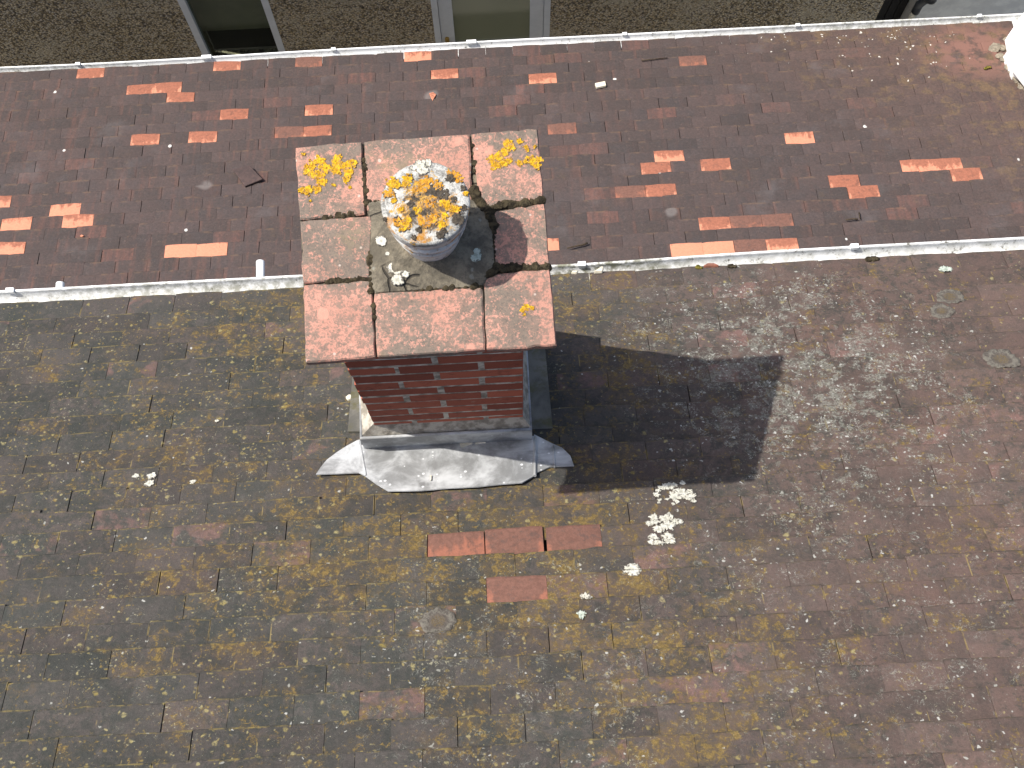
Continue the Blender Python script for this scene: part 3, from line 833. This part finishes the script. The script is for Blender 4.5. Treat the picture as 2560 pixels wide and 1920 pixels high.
tube(bm, [L(1925, 880, .008), L(1932, 1040, .008)], .003, 8)      # welted seam
tube(bm, [L(1787, 815, .011), L(1785, 1105, .011)], .005, 8)
tube(bm, [L(478, 845, .009), L(520, 1105, .009)], .004, 8)
# front upstand with its turned top edge
zf = min(foot[0].z, foot[1].z) - .03
sl = .012
hull(bm, [(xl - .004, yf - sl, zf), (xr + .004, yf - sl, zf), (xr + .004, yf + .002, zf), (xl - .004, yf + .002, zf)],
     [(xl - .004, yf - .004, zc), (xr + .004, yf - .004, zc), (xr + .004, yf + .002, zc), (xl - .004, yf + .002, zc)])
tube(bm, [(xl - .004, yf - .002, zc), (xr + .004, yf - .002, zc)], .005, 8)
for x in (xl, xr):
    a, b = sorted((x, x + (.004 if x > 0 else -.004)))
    hull(bm, [(a, yf, 6.45), (b, yf, 6.45), (b, yb, 6.45), (a, yb, 6.45)], [(a, yf, zc), (b, yf, zc), (b, yb, zc - .03), (a, yb, zc - .03)])
    tube(bm, [(x, yf, zc + .001), (x, yb, zc - .028)], .0045, 8)
bmesh.ops.recalc_face_normals(bm, faces=bm.faces)
lead = mesh_obj('lead_flashing', bm, M_lead, chimney)
lead['label'] = 'sun-bleached white lead gutter with pointed ears behind the stack'
bm = bmesh.new()
def strip(x0, x1, y0, y1):
    d0 = (y0 - NEAR.P.y) / NEAR.d.y; d1 = (y1 - NEAR.P.y) / NEAR.d.y
    A = [NEAR.at(x0, d0, .005), NEAR.at(x1, d0, .005), NEAR.at(x1, d1, .005), NEAR.at(x0, d1, .005)]
    hull(bm, [p - n * .006 for p in A], A)
strip(xr + .006, xr + .072, yf + .03, 1.62)
mesh_obj('side_flashing', bm, M_sidelead, chimney)
bm = bmesh.new(); strip(xl - .062, xl - .006, yf + .06, 1.62)
mesh_obj('side_flashing', bm, M_sidelead, chimney)

# pot: squat round cap on a tapering neck
top_c = on_z(1063, 505, SLABZ + .22)
prof = [(.066, 0), (.07, .02), (.074, .05), (.079, .075), (.0825, .092), (.074, .096), (.073, .106), (.086, .112), (.089, .126), (.088, .137), (.079, .141), (.0785, .153), (.09, .157), (.0935, .172), (.096, .186), (.0978, .2), (.0975, .211), (.094, .2155), (.08, .2175), (.05, .219), (.015, .22)]
bm = bmesh.new(); rows = []; SEG = 64
for r, z in prof:
    c = POTC.lerp(V((top_c.x, top_c.y, POTC.z)), z / .23) + V((0, 0, z))
    row = []
    for k in range(SEG):
        t = 2 * math.pi * k / SEG; q_ = V((math.cos(t), math.sin(t), z * 14))
        rr = r * (1 + .018 * mnoise.noise(q_ * 2.2) + .008 * mnoise.noise(q_ * 7))
        row.append(bm.verts.new(c + V((math.cos(t) * rr, math.sin(t) * rr, .0025 * mnoise.noise(q_ * 3 + V((r * 60, 0, 0)))))))
    rows.append(row)
for a, b in zip(rows, rows[1:]):
    for k in range(SEG): bm.faces.new((a[k], a[(k + 1) % SEG], b[(k + 1) % SEG], b[k]))
bm.faces.new(rows[-1])
pot = mesh_obj('chimney_pot', bm, M_pot, chimney, True)
pot['label'] = 'squat capped chimney pot coated in white, orange and brown lichen'

# ------------------------------------------------------------ lichens (each colony a thing)
LG = 'lichens on the chimney top'
Z4 = lambda x, y: (900 + x / 5.028, 370 + y / 5.028)
def colony(name, dabs, proj, nrm, mat, label, group, pxm, h=.006, lobes=.35, fuzz=3, S=None):
    """dabs: photo points with radius in the same pixels; pxm turns those pixels to metres"""
    bm = bmesh.new(); i = 0
    for x, y, r in dabs:
        p = proj(x, y); r = r / pxm
        rosette(bm, p, nrm, r * (1.05 if fuzz < 2 else .9), h * .3, RND.random() * 40, lobes * 1.5, 0, 36)
        for k in range(fuzz * 2):
            a = U_(0, 6.28); d = r * U_(.5, 1.2); nn = V(nrm).normalized(); e = nn.cross(V((0, 1, .01))).normalized(); g = nn.cross(e)
            rosette(bm, p + (e * math.cos(a) + g * math.sin(a)) * d, nrm, r * U_(.15, .42), h * U_(.2, .4), RND.random() * 40, .8, 0, 20)
    if S: drape(bm, S)
    return tag(mesh_obj(name, bm, mat), label, 'lichen', group)
pz = lambda x, y: on_z(*Z1(x, y), SLABZ + .0015)
K1 = 1068 * 2.836
up = V((0, 0, 1))
colony('lichen', [(190, 420, 28), (230, 380, 40), (290, 345, 36), (330, 400, 42), (400, 345, 45), (400, 410, 40), (470, 380, 42), (520, 360, 30), (490, 430, 38), (470, 480, 30), (280, 440, 42), (240, 440, 36), (300, 495, 34), (270, 550, 36), (200, 555, 36), (150, 555, 26), (170, 300, 14), (495, 535, 14), (380, 520, 14), (215, 630, 10)],
       pz, up, M_ylich, 'broad bright yellow lichen patch on the capping tile with no neighbour pot shadow', LG, K1)['label'] = 'broadest bright yellow lichen patch, spread over one corner capping tile'
colony('lichen', [(1615, 225, 36), (1640, 250, 34), (1590, 285, 36), (1550, 320, 36), (1505, 340, 34), (1530, 380, 38), (1590, 365, 32), (1625, 345, 26), (1555, 300, 26)],
       pz, up, M_ylich, 'hook-shaped bright yellow lichen patch on the capping tile beyond the pot', LG, K1)
colony('lichen', [(1700, 360, 26), (1740, 350, 20), (1790, 345, 36), (1835, 345, 30), (1820, 385, 26)], pz, up, M_ylich, 'bright yellow lichen patch at the outer edge of its capping tile', LG, K1)
colony('lichen', [(1700, 210, 24), (1745, 250, 20), (1755, 275, 15), (1805, 245, 14)], pz, up, M_ylich, 'small broken yellow lichen dabs near the far corner of the capping', LG, K1, fuzz=2)
colony('lichen', [(1722, 1400, 22), (1750, 1380, 22), (1785, 1388, 18), (1735, 1435, 12)], pz, up, M_ylich, 'tiny curved yellow lichen alone on the capping tile above the brick face', LG, K1, fuzz=2)
pf = lambda x, y: on_z(*Z1(x, y), SLABZ + .012)
colony('lichen', [(718, 915, 40)], pf, up, M_wlich, 'round white lichen disc on the dark mortar beside the pot', LG, K1, .004, .16, 0)
colony('lichen', [(760, 1005, 16)], pf, up, M_wlich, 'tiny white lichen dot on the dark mortar between the two white patches', LG, K1, .004, .1, 0)
colony('lichen', [(820, 1108, 54), (832, 1190, 42), (888, 1150, 28)], pf, up, M_wlich, 'three-lobed white lichen on the dark mortar in front of the pot', LG, K1, .005, .2, 0)
colony('lichen', [(1385, 1012, 48)], pf, up, M_glich, 'pale grey-green lichen disc on the mortar in the pot shadow', LG, K1, .005, .2, 0)
K4 = 1160 * 5.028
def pt(x, y):
    p = on_z(*Z4(x, y), SLABZ + .219); r = (p - V((top_c.x, top_c.y, p.z))).length
    return p + V((0, 0, .0005 - max(0, r - .08) * .2))
colony('lichen', [(400, 430, 75), (470, 460, 60), (600, 390, 62), (570, 450, 50), (1060, 690, 62), (1120, 750, 50), (1200, 780, 66), (730, 780, 55), (570, 960, 66), (610, 910, 48), (540, 1020, 40), (1030, 970, 55), (520, 770, 36), (420, 670, 40), (1330, 570, 36), (1060, 850, 50)],
       pt, up, M_ylich, 'golden yellow lichen tufts scattered over the cap of the pot', LG, K4, .006, .35, 3)
colony('lichen', [(830, 450, 78), (780, 520, 71), (980, 470, 65), (1170, 340, 71), (1230, 380, 58), (870, 690, 65), (900, 900, 84), (780, 920, 78), (480, 940, 65), (360, 570, 65), (700, 520, 52), (940, 860, 52), (850, 960, 52), (930, 650, 45)],
       pt, up, M_olich, 'brownish orange lichen crust across the middle of the cap of the pot', LG, K4, .006, .35, 3)
colony('lichen', [(960, 560, 91), (900, 610, 78), (1050, 590, 78), (1010, 530, 65), (700, 610, 58), (830, 830, 71), (1240, 900, 78), (1000, 1090, 58), (740, 1030, 39), (1180, 640, 41), (1290, 500, 41), (1310, 750, 44), (460, 900, 52), (660, 820, 54), (1130, 375, 52), (310, 885, 28), (670, 1120, 33), (1050, 1035, 36), (640, 700, 46)],
       pt, up, M_brownlich, 'blackish brown lichen crust blotching the middle of the cap of the pot', LG, K4, .004, .4, 2)
colony('lichen', [(740, 230, 95), (850, 190, 60), (800, 290, 60)], pt, up, M_wlich, 'thick white lichen rosette at the far rim of the pot cap', LG, K4, .006, .3, 2)

RG = 'white lichens on the near roof'
rn = lambda x, y: NEAR.px(x, y, 0)
KN = 830.
def zz(dabs, ox, oy, s): return [(ox + x / s, oy + y / s, r / s) for x, y, r in dabs]
def roof_col(dabs, ox, oy, s, label, mat=None, h=.004, lobes=.42, fuzz=1, group=RG, k=KN):
    return colony('lichen', [(x, y, r * 1.18) for x, y, r in zz(dabs, ox, oy, s)], rn, NEAR.n, mat or M_wlich, label, group, k, h, lobes, fuzz, NEAR)
S6 = 8.294
roof_col([(350, 450, 50), (370, 370, 40), (430, 320, 45), (520, 290, 60), (620, 300, 75), (690, 270, 55), (400, 590, 36), (390, 650, 25), (720, 500, 110), (850, 400, 110), (560, 560, 45), (900, 510, 60), (1030, 390, 50), (1070, 510, 85), (1110, 610, 40), (770, 630, 40), (880, 230, 45), (690, 670, 25)], 1600, 1180, S6, 'broad ragged white lichen cluster at the edge of the chimney shadow')
roof_col([(280, 920, 70), (300, 1040, 85), (200, 1060, 60), (520, 930, 95), (640, 980, 120), (760, 1020, 90), (590, 1120, 95), (500, 1140, 60), (390, 1190, 75), (840, 1060, 50)], 1600, 1180, S6, 'dense white lichen cluster just below the ragged one by the shadow')
roof_col([(290, 1330, 70), (270, 1430, 70), (360, 1450, 80), (440, 1470, 70), (560, 1330, 80), (610, 1410, 80), (560, 1470, 50)], 1600, 1180, S6, 'horseshoe-shaped white lichen cluster, lower end of the white trail')
roof_col([(1675, 670, 44)], 900, 1150, 2.458, 'smooth oval cream-white lichen disc below the white trail', h=.005, lobes=.12, fuzz=0)
roof_col([(1395, 835, 22), (1380, 825, 16), (1412, 840, 14)], 900, 1150, 2.458, 'small white lichen tuft beside the single pinkish tile')
roof_col([(1362, 945, 17), (1365, 960, 10)], 900, 1150, 2.458, 'pale grey lichen dab straddling a tile joint below the small tuft', M_glich, fuzz=1)
roof_col([(1050, 1350, 24)], 0, 700, 2.765, 'upper of two touching white lichen dots on the slope left of the chimney'.replace(' left of', ' beside'), h=.0012, lobes=.3, fuzz=0)
roof_col([(1030, 1397, 26)], 0, 700, 2.765, 'lower of two touching white lichen dots on the slope beside the chimney', h=.0012, lobes=.3, fuzz=0)
roof_col([(938, 1352, 18)], 0, 700, 2.765, 'small white lichen dot beside the two touching dots', h=.0012, lobes=.3, fuzz=0)
roof_col([(1332, 1385, 17)], 0, 700, 2.765, 'lone white lichen dot between the touching dots and the lead ear', h=.0012, lobes=.3, fuzz=0)
roof_col([(1498, 967, 12)], 0, 700, 2.765, 'small lone white lichen dot above the lead ear', h=.0012, lobes=.3, fuzz=0)
GG = 'large grey ring lichens on the near roof'
def ring(x, y, r, label, asp=1., mat=None):
    bm = bmesh.new(); p = NEAR.px(x, y, 0)
    rosette(bm, p, NEAR.n, r, .0012, R_() * 30, .22, 0, 44, asp); drape(bm, NEAR)
    tag(mesh_obj('lichen', bm, mat or M_ring), label, 'lichen', GG)
ring(800 + 815 / 2.765, 1320 + 640 / 2.765, .046, 'grey ring lichen with a mossy brown centre, below the pinkish tiles')
ring(2504, 897, .05, 'large grey ring lichen with a reddish centre, nearest the frame edge', 1.15)
ring(2375, 740, .045, 'upper grey ring lichen of the overlapping pair on the reddish slope', 1.1)
ring(2354, 777, .036, 'lower grey ring lichen of the overlapping pair on the reddish slope', 1.1)
ring(2365, 671, .022, 'pale half-round lichen touching the gutter edge', 1.1, M_glich)

# ------------------------------------------------------------ loose things on the roofs
def slabby(name, pts, S, thick, mat, label, cat, lift=.006, group=None, tiltv=0.):
    dm = sum(S.xd(*p)[1] for p in pts) / len(pts)
    if lift < .0065: lift += S.surf(dm) - .003
    P = [S.px(*p, lift) for p in pts]; bm = bmesh.new()
    c = sum(P, V()) / len(P)
    top = [p + S.n * (thick + tiltv * (p - c).dot(S.d)) for p in P]
    hull(bm, [p + S.n * (tiltv * (p - c).dot(S.d)) for p in P], top)
    bmesh.ops.bevel(bm, geom=bm.edges[:], offset=thick * .15, segments=1, affect='EDGES')
    bmesh.ops.recalc_face_normals(bm, faces=bm.faces)
    return tag(mesh_obj(name, bm, mat), label, cat, group)
z5 = lambda x, y: (560 + x / 4.61, 400 + y / 4.61)
slabby('loose_tile', [z5(105, 130), z5(243, 308), z5(448, 232), z5(300, 90)], FAR, .013, M_slate, 'slipped dark brown roof tile lying askew on the extension roof', 'tile', .008, tiltv=.09)
za = lambda x, y: (860 + x / 2.572, y / 2.572)
slabby('tile_fragment', [za(548, 607), za(570, 655), za(594, 615), za(575, 600)], FAR, .01, M_orange, 'small orange triangular tile fragment lying beyond the chimney top', 'tile fragment')
slabby('tile_fragment', [(200, 592), (206, 594), (211, 592), (205, 588)], FAR, .008, M_orange, 'tiny orange tile chip lying below the pair of stepped orange tiles', 'tile fragment')
slabby('mortar_chip', [za(1613, 547), za(1622, 573), za(1686, 561), za(1679, 533)], FAR, .016, M_chip, 'pale oblong mortar chip lying on the brown extension roof', 'mortar chip')
zl = lambda x, y: Z2(x, y)
slabby('mortar_chip', [zl(1220, 858), zl(1238, 897), zl(1322, 868), zl(1314, 850), zl(1250, 868)], NEAR, .004, M_chip, 'angular beige chip lying on the shaded lead gutter', 'mortar chip', .012)
slabby('mortar_chip', [zl(1338, 862), zl(1342, 871), zl(1418, 862), zl(1416, 853)], NEAR, .004, M_chip, 'thin beige sliver lying on the shaded lead beside the angular chip', 'mortar chip', .012)
slabby('mortar_chip', [zl(1000, 1105), zl(1004, 1145), zl(1012, 1140), zl(1014, 1104)], NEAR, .003, M_chip, 'slim pale splinter lying in the sunlit lead gutter', 'mortar chip', .012)
slabby('mortar_chip', [zl(372, 530), zl(390, 548), zl(440, 538), zl(425, 515), zl(395, 512)], NEAR, .01, M_chip, 'beige mortar lump stuck over a tile joint beside the chimney foot', 'mortar chip', .004)
def twig(S, pts, r, label, h=.012):
    bm = bmesh.new(); P = [S.px(*p, h) for p in pts]
    tube(bm, P, [r * (1 - .5 * i / len(P)) for i in range(len(P))], 7)
    tag(mesh_obj('twig', bm, M_twig), label, 'twig', 'twigs on the extension roof')
z7 = lambda x, y: (1360 + x / 2.765, 300 + y / 2.765)
twig(FAR, [z7(300, 850), z7(270, 862), z7(235, 868), z7(160, 886)], .006, 'dark forked-looking twig lying low on the extension roof beside the chimney')
twig(FAR, [z7(2170, 686), z7(2140, 682), z7(2085, 690)], .005, 'dark twig lying flat near the gutter, past the row of orange tiles')
twig(FAR, [z7(2178, 640), z7(2180, 662), z7(2185, 684)], .004, 'short dark twig standing up the slope past the row of orange tiles')
twig(FAR, [za(1912, 388), za(1990, 380), za(2080, 372)], .004, 'long dark twig lodged along a course near the far eave')
def clump(S, dabs, mat, label, k, cat='moss', name='moss_clump', group=None, off=0.):
    bm = bmesh.new()
    for x, y, r in dabs: lump(bm, S.px(x, y, .004 + off), S.n, r / k, .6)
    tag(mesh_obj(name, bm, mat, smooth=True), label, cat, group)
MG = 'moss clumps on the roofs'
clump(FAR, [(2464, 171, 6), (2470, 168, 6), (2475, 168, 5)], M_greenmoss, 'green and brown moss clump on the reddish end of the extension roof', 540, group=MG)
clump(NEAR, [(1745, 668, 8), (1752, 669, 5)], M_greenmoss, 'olive moss clump overhanging the gutter, nearest the chimney', 690, group=MG)
clump(NEAR, [(1827, 665, 8), (1836, 666, 6)], M_moss, 'dark moss clump overhanging the gutter beside an orange shard', 690, group=MG)
clump(NEAR, [(2172, 648, 9), (2182, 647, 10), (2192, 647, 7)], M_moss, 'brown moss clump overhanging the gutter, farthest from the chimney', 690, group=MG)
slabby('tile_fragment', [(1758, 670), (1768, 664), (1785, 664), (1797, 669)], NEAR, .012, M_redclay, 'reddish tile shard wedged between two moss clumps over the gutter', 'tile fragment', .002)
slabby('tile_fragment', [(1484, 685), (1498, 679), (1503, 673), (1509, 674), (1506, 684)], NEAR, .014, M_chip, 'pinkish beige shard perched at the gutter edge beside the chimney', 'tile fragment', .002)
slabby('tile_fragment', [(1428, 686), (1432, 682), (1445, 681), (1442, 686)], NEAR, .01, M_chip, 'cream shard in the gutter debris beside the capping tiles', 'tile fragment', .002)

# ------------------------------------------------------------ white upstand at the end of the extension roof
zt = 4.02
wp = [on_z(*p, zt) for p in ((2600, -10), (2566, 22), (2519, 90), (2532, 160), (2572, 212), (2660, 340))]
wx = max(p.x for p in wp) + 1.
poly = wp + [V((wx, wp[-1].y, zt)), V((wx, wp[0].y, zt))]
upst = thing('parapet', (wx - .6, 3.6, 0), 'bright white painted parapet end closing off the extension roof', 'parapet')
bm = bmesh.new(); hull(bm, [p - V((0, 0, .05)) for p in poly], poly); bmesh.ops.recalc_face_normals(bm, faces=bm.faces)
mesh_obj('coping', bm, M_paint, upst)
bm = bmesh.new()
c = sum(poly, V()) / len(poly)
low = [c + (p - c) * .88 for p in poly]
hull(bm, [V((p.x, p.y, 0)) for p in low], [V((p.x, p.y, zt - .05)) for p in low]); bmesh.ops.recalc_face_normals(bm, faces=bm.faces)
mesh_obj('wall', bm, M_paint, upst)
bm = bmesh.new()
for a, b in (((2490, 118), (2520, 100)), ((2500, 140), (2528, 150)), ((2520, 168), (2545, 180)), ((2545, 200), (2560, 210)), ((2484, 122), (2505, 120)), ((2510, 150), (2530, 170)), ((2532, 182), (2552, 196)), ((2558, 215), (2572, 228))):
    for p in (a, b): lump(bm, FAR.px(*p, .0), FAR.n, U_(.024, .036), .6)
mesh_obj('mortar_fillet', bm, simple('dull_mortar', (.15, .13, .1), (.25, .215, .165), 30, .95, .2, .005, .8), upst)

# ------------------------------------------------------------ the house opposite
YW = 5.65
wallp = lambda x, y: on_y(x, y, YW)
opp = thing('neighbouring_house', (-1, 6.5, 0), 'house with brown pebble-dashed wall, window and glazed door facing the gutter', 'house')
wx0, wx1 = wallp(443, 0).x, wallp(670, 0).x
dx0, dx1 = wallp(1076, 0).x, wallp(1377, 0).x
we = wallp(2212, 0).x
WT, DT, WB = 2.35, 2.1, .55
bm = bmesh.new()
yb2 = YW + .28
def wbox(x0, x1, z0, z1): box(bm, x0, x1, YW, yb2, z0, z1)
wbox(-7, wx0, 0, 5); wbox(wx0, wx1, 0, WB); wbox(wx0, wx1, WT, 5); wbox(wx1, dx0, 0, 5); wbox(dx0, dx1, DT, 5); wbox(dx1, we, 0, 5)
box(bm, -7, we - .02, yb2 + .7, yb2 + .8, 0, 4.9)
mesh_obj('wall', bm, M_dash, opp)
bm = bmesh.new(); fw = .055; fy0, fy1 = YW - .004, YW + .07
box(bm, wx0, wx0 + fw, fy0, fy1, WB, WT); box(bm, wx1 - fw, wx1, fy0, fy1, WB, WT); box(bm, wx0 + fw, wx1 - fw, fy0, fy1, WT - fw, WT); box(bm, wx0 + fw, wx1 - fw, fy0, fy1, WB, WB + .06)
window = mesh_obj('window', bm, M_frame, opp)
bm = bmesh.new(); box(bm, wx0 + fw, wx1 - fw, YW + .03, YW + .036, WB + .06, WT - fw); mesh_obj('pane', bm, glass_mat('window_glass', (.03, .032, .026), .75), window)
zb = wallp(600, 112).z
bm = bmesh.new(); box(bm, wx0 + .03, wx1 - .03, YW + .14, YW + .15, zb, WT); mesh_obj('blind', bm, M_blind, window)
bm = bmesh.new(); box(bm, wx0 - .03, wx1 + .03, YW - .04, YW - .006, WB - .05, WB); mesh_obj('sill', bm, M_frame, window)
bm = bmesh.new(); box(bm, wx0, wx1, YW + .3, YW + .32, WB, WT); mesh_obj('dark_interior', bm, M_dark, window)
# door: outer frame, leaf, pane, keyplate
ow = .05; bm = bmesh.new()
box(bm, dx0, dx0 + ow, fy0, fy1, 0, DT); box(bm, dx1 - ow, dx1, fy0, fy1, 0, DT); box(bm, dx0 + ow, dx1 - ow, fy0, fy1, DT - ow, DT)
door = mesh_obj('door', bm, M_frame, opp)
lx0, lx1 = dx0 + ow + .004, dx1 - ow - .004; st0 = wallp(1128, 0).x - lx0; st1 = lx1 - wallp(1325.5, 0).x
bm = bmesh.new(); ly0, ly1 = YW + .008, YW + .06
zp = wallp(1230, 108).z - .01
box(bm, lx0, lx0 + st0, ly0, ly1, .02, DT - ow); box(bm, lx1 - st1, lx1, ly0, ly1, .02, DT - ow); box(bm, lx0 + st0, lx1 - st1, ly0, ly1, .02, zp); box(bm, lx0 + st0, lx1 - st1, ly0, ly1, DT - ow - .1, DT - ow)
mesh_obj('door_leaf', bm, M_frame, door)
bm = bmesh.new(); box(bm, lx0 + st0, lx1 - st1, YW + .03, YW + .036, zp, DT - ow - .1); mesh_obj('pane', bm, glass_mat('door_glass', (.27, .29, .19), .2), door)
hp = on_y(1118, 100, YW + .008)
bm = bmesh.new()
for dz, w, dep, mi in ((0, .017, .008, 0),):
    ringv = []
    for yy in (YW + .008, YW - .002):
        ringv.append([bm.verts.new((hp.x + math.cos(2 * math.pi * k / 20) * w, yy, hp.z - .06 + math.copysign(.095, math.sin(2 * math.pi * k / 20)) + math.sin(2 * math.pi * k / 20) * w)) for k in range(20)])
    for k in range(20): bm.faces.new((ringv[0][k], ringv[0][(k + 1) % 20], ringv[1][(k + 1) % 20], ringv[1][k]))
    bm.faces.new(ringv[1])
tube(bm, [(hp.x, YW - .002, hp.z - .03), (hp.x, YW - .045, hp.z - .03), (hp.x + .02, YW - .05, hp.z - .032), (hp.x + .11, YW - .05, hp.z - .035)], .008, 10)
bmesh.ops.recalc_face_normals(bm, faces=bm.faces)
mesh_obj('handle', bm, M_brass, door)
bm = bmesh.new(); box(bm, dx0 + .02, dx1 - .02, YW + .4, YW + .42, 0, DT); mesh_obj('dark_interior', bm, M_dark, door)

# dark gate between the two houses, pale rendered wall with its drainpipe
gx = wallp(2284, 44).x
gate = thing('gate', ((we + gx) / 2, YW + .2, 0), 'black boarded gate in the gap beside the pebble-dashed wall', 'gate')
bm = bmesh.new(); nbd = 4
for k in range(nbd):
    a = we + .012 + (gx - we - .024) * k / nbd; box(bm, a + .004, a + (gx - we - .024) / nbd - .004, YW + .16, YW + .19, .05, 2.6)
mesh_obj('board', bm, M_black, gate)
bm = bmesh.new(); box(bm, we + .01, gx - .01, YW + .192, YW + .24, .4, .52); mesh_obj('rail', bm, M_black, gate)
bm = bmesh.new(); box(bm, we + .01, gx - .01, YW + .192, YW + .24, 2.1, 2.22); mesh_obj('rail', bm, M_black, gate)
grey = thing('rendered_house', (gx + 2, YW + .2, 0), 'house wall of smooth pale grey render beside the black gate', 'house')
bm = bmesh.new(); box(bm, gx, gx + 4, YW - .02, YW + .28, 0, 5); mesh_obj('wall', bm, M_render, grey)
pp = on_y(2290, 30, YW - .08)
bm = bmesh.new(); tube(bm, [(pp.x, YW - .07, 0), (pp.x, YW - .07, pp.z)], .028, 16); mesh_obj('drainpipe', bm, simple('cream_pipe', (.5, .48, .36), (.42, .4, .3), 20, .6, .4, 0), grey)
bm = bmesh.new(); e1 = on_y(2291, 22, YW - .08)
tube(bm, [(pp.x, YW - .07, pp.z - .01), (pp.x, YW - .07, pp.z + .1), (pp.x + .025, YW - .075, pp.z + .17), (pp.x + .05, YW - .1, pp.z + .25)], .034, 16)
tube(bm, [(pp.x + .05, YW - .1, pp.z + .23), (pp.x + .055, YW - .1, pp.z + .36)], .05, 18)
mesh_obj('pipe_elbow', bm, simple('black_pipe', (.02, .024, .028), (.035, .04, .045), 20, .3, .5, 0), grey)
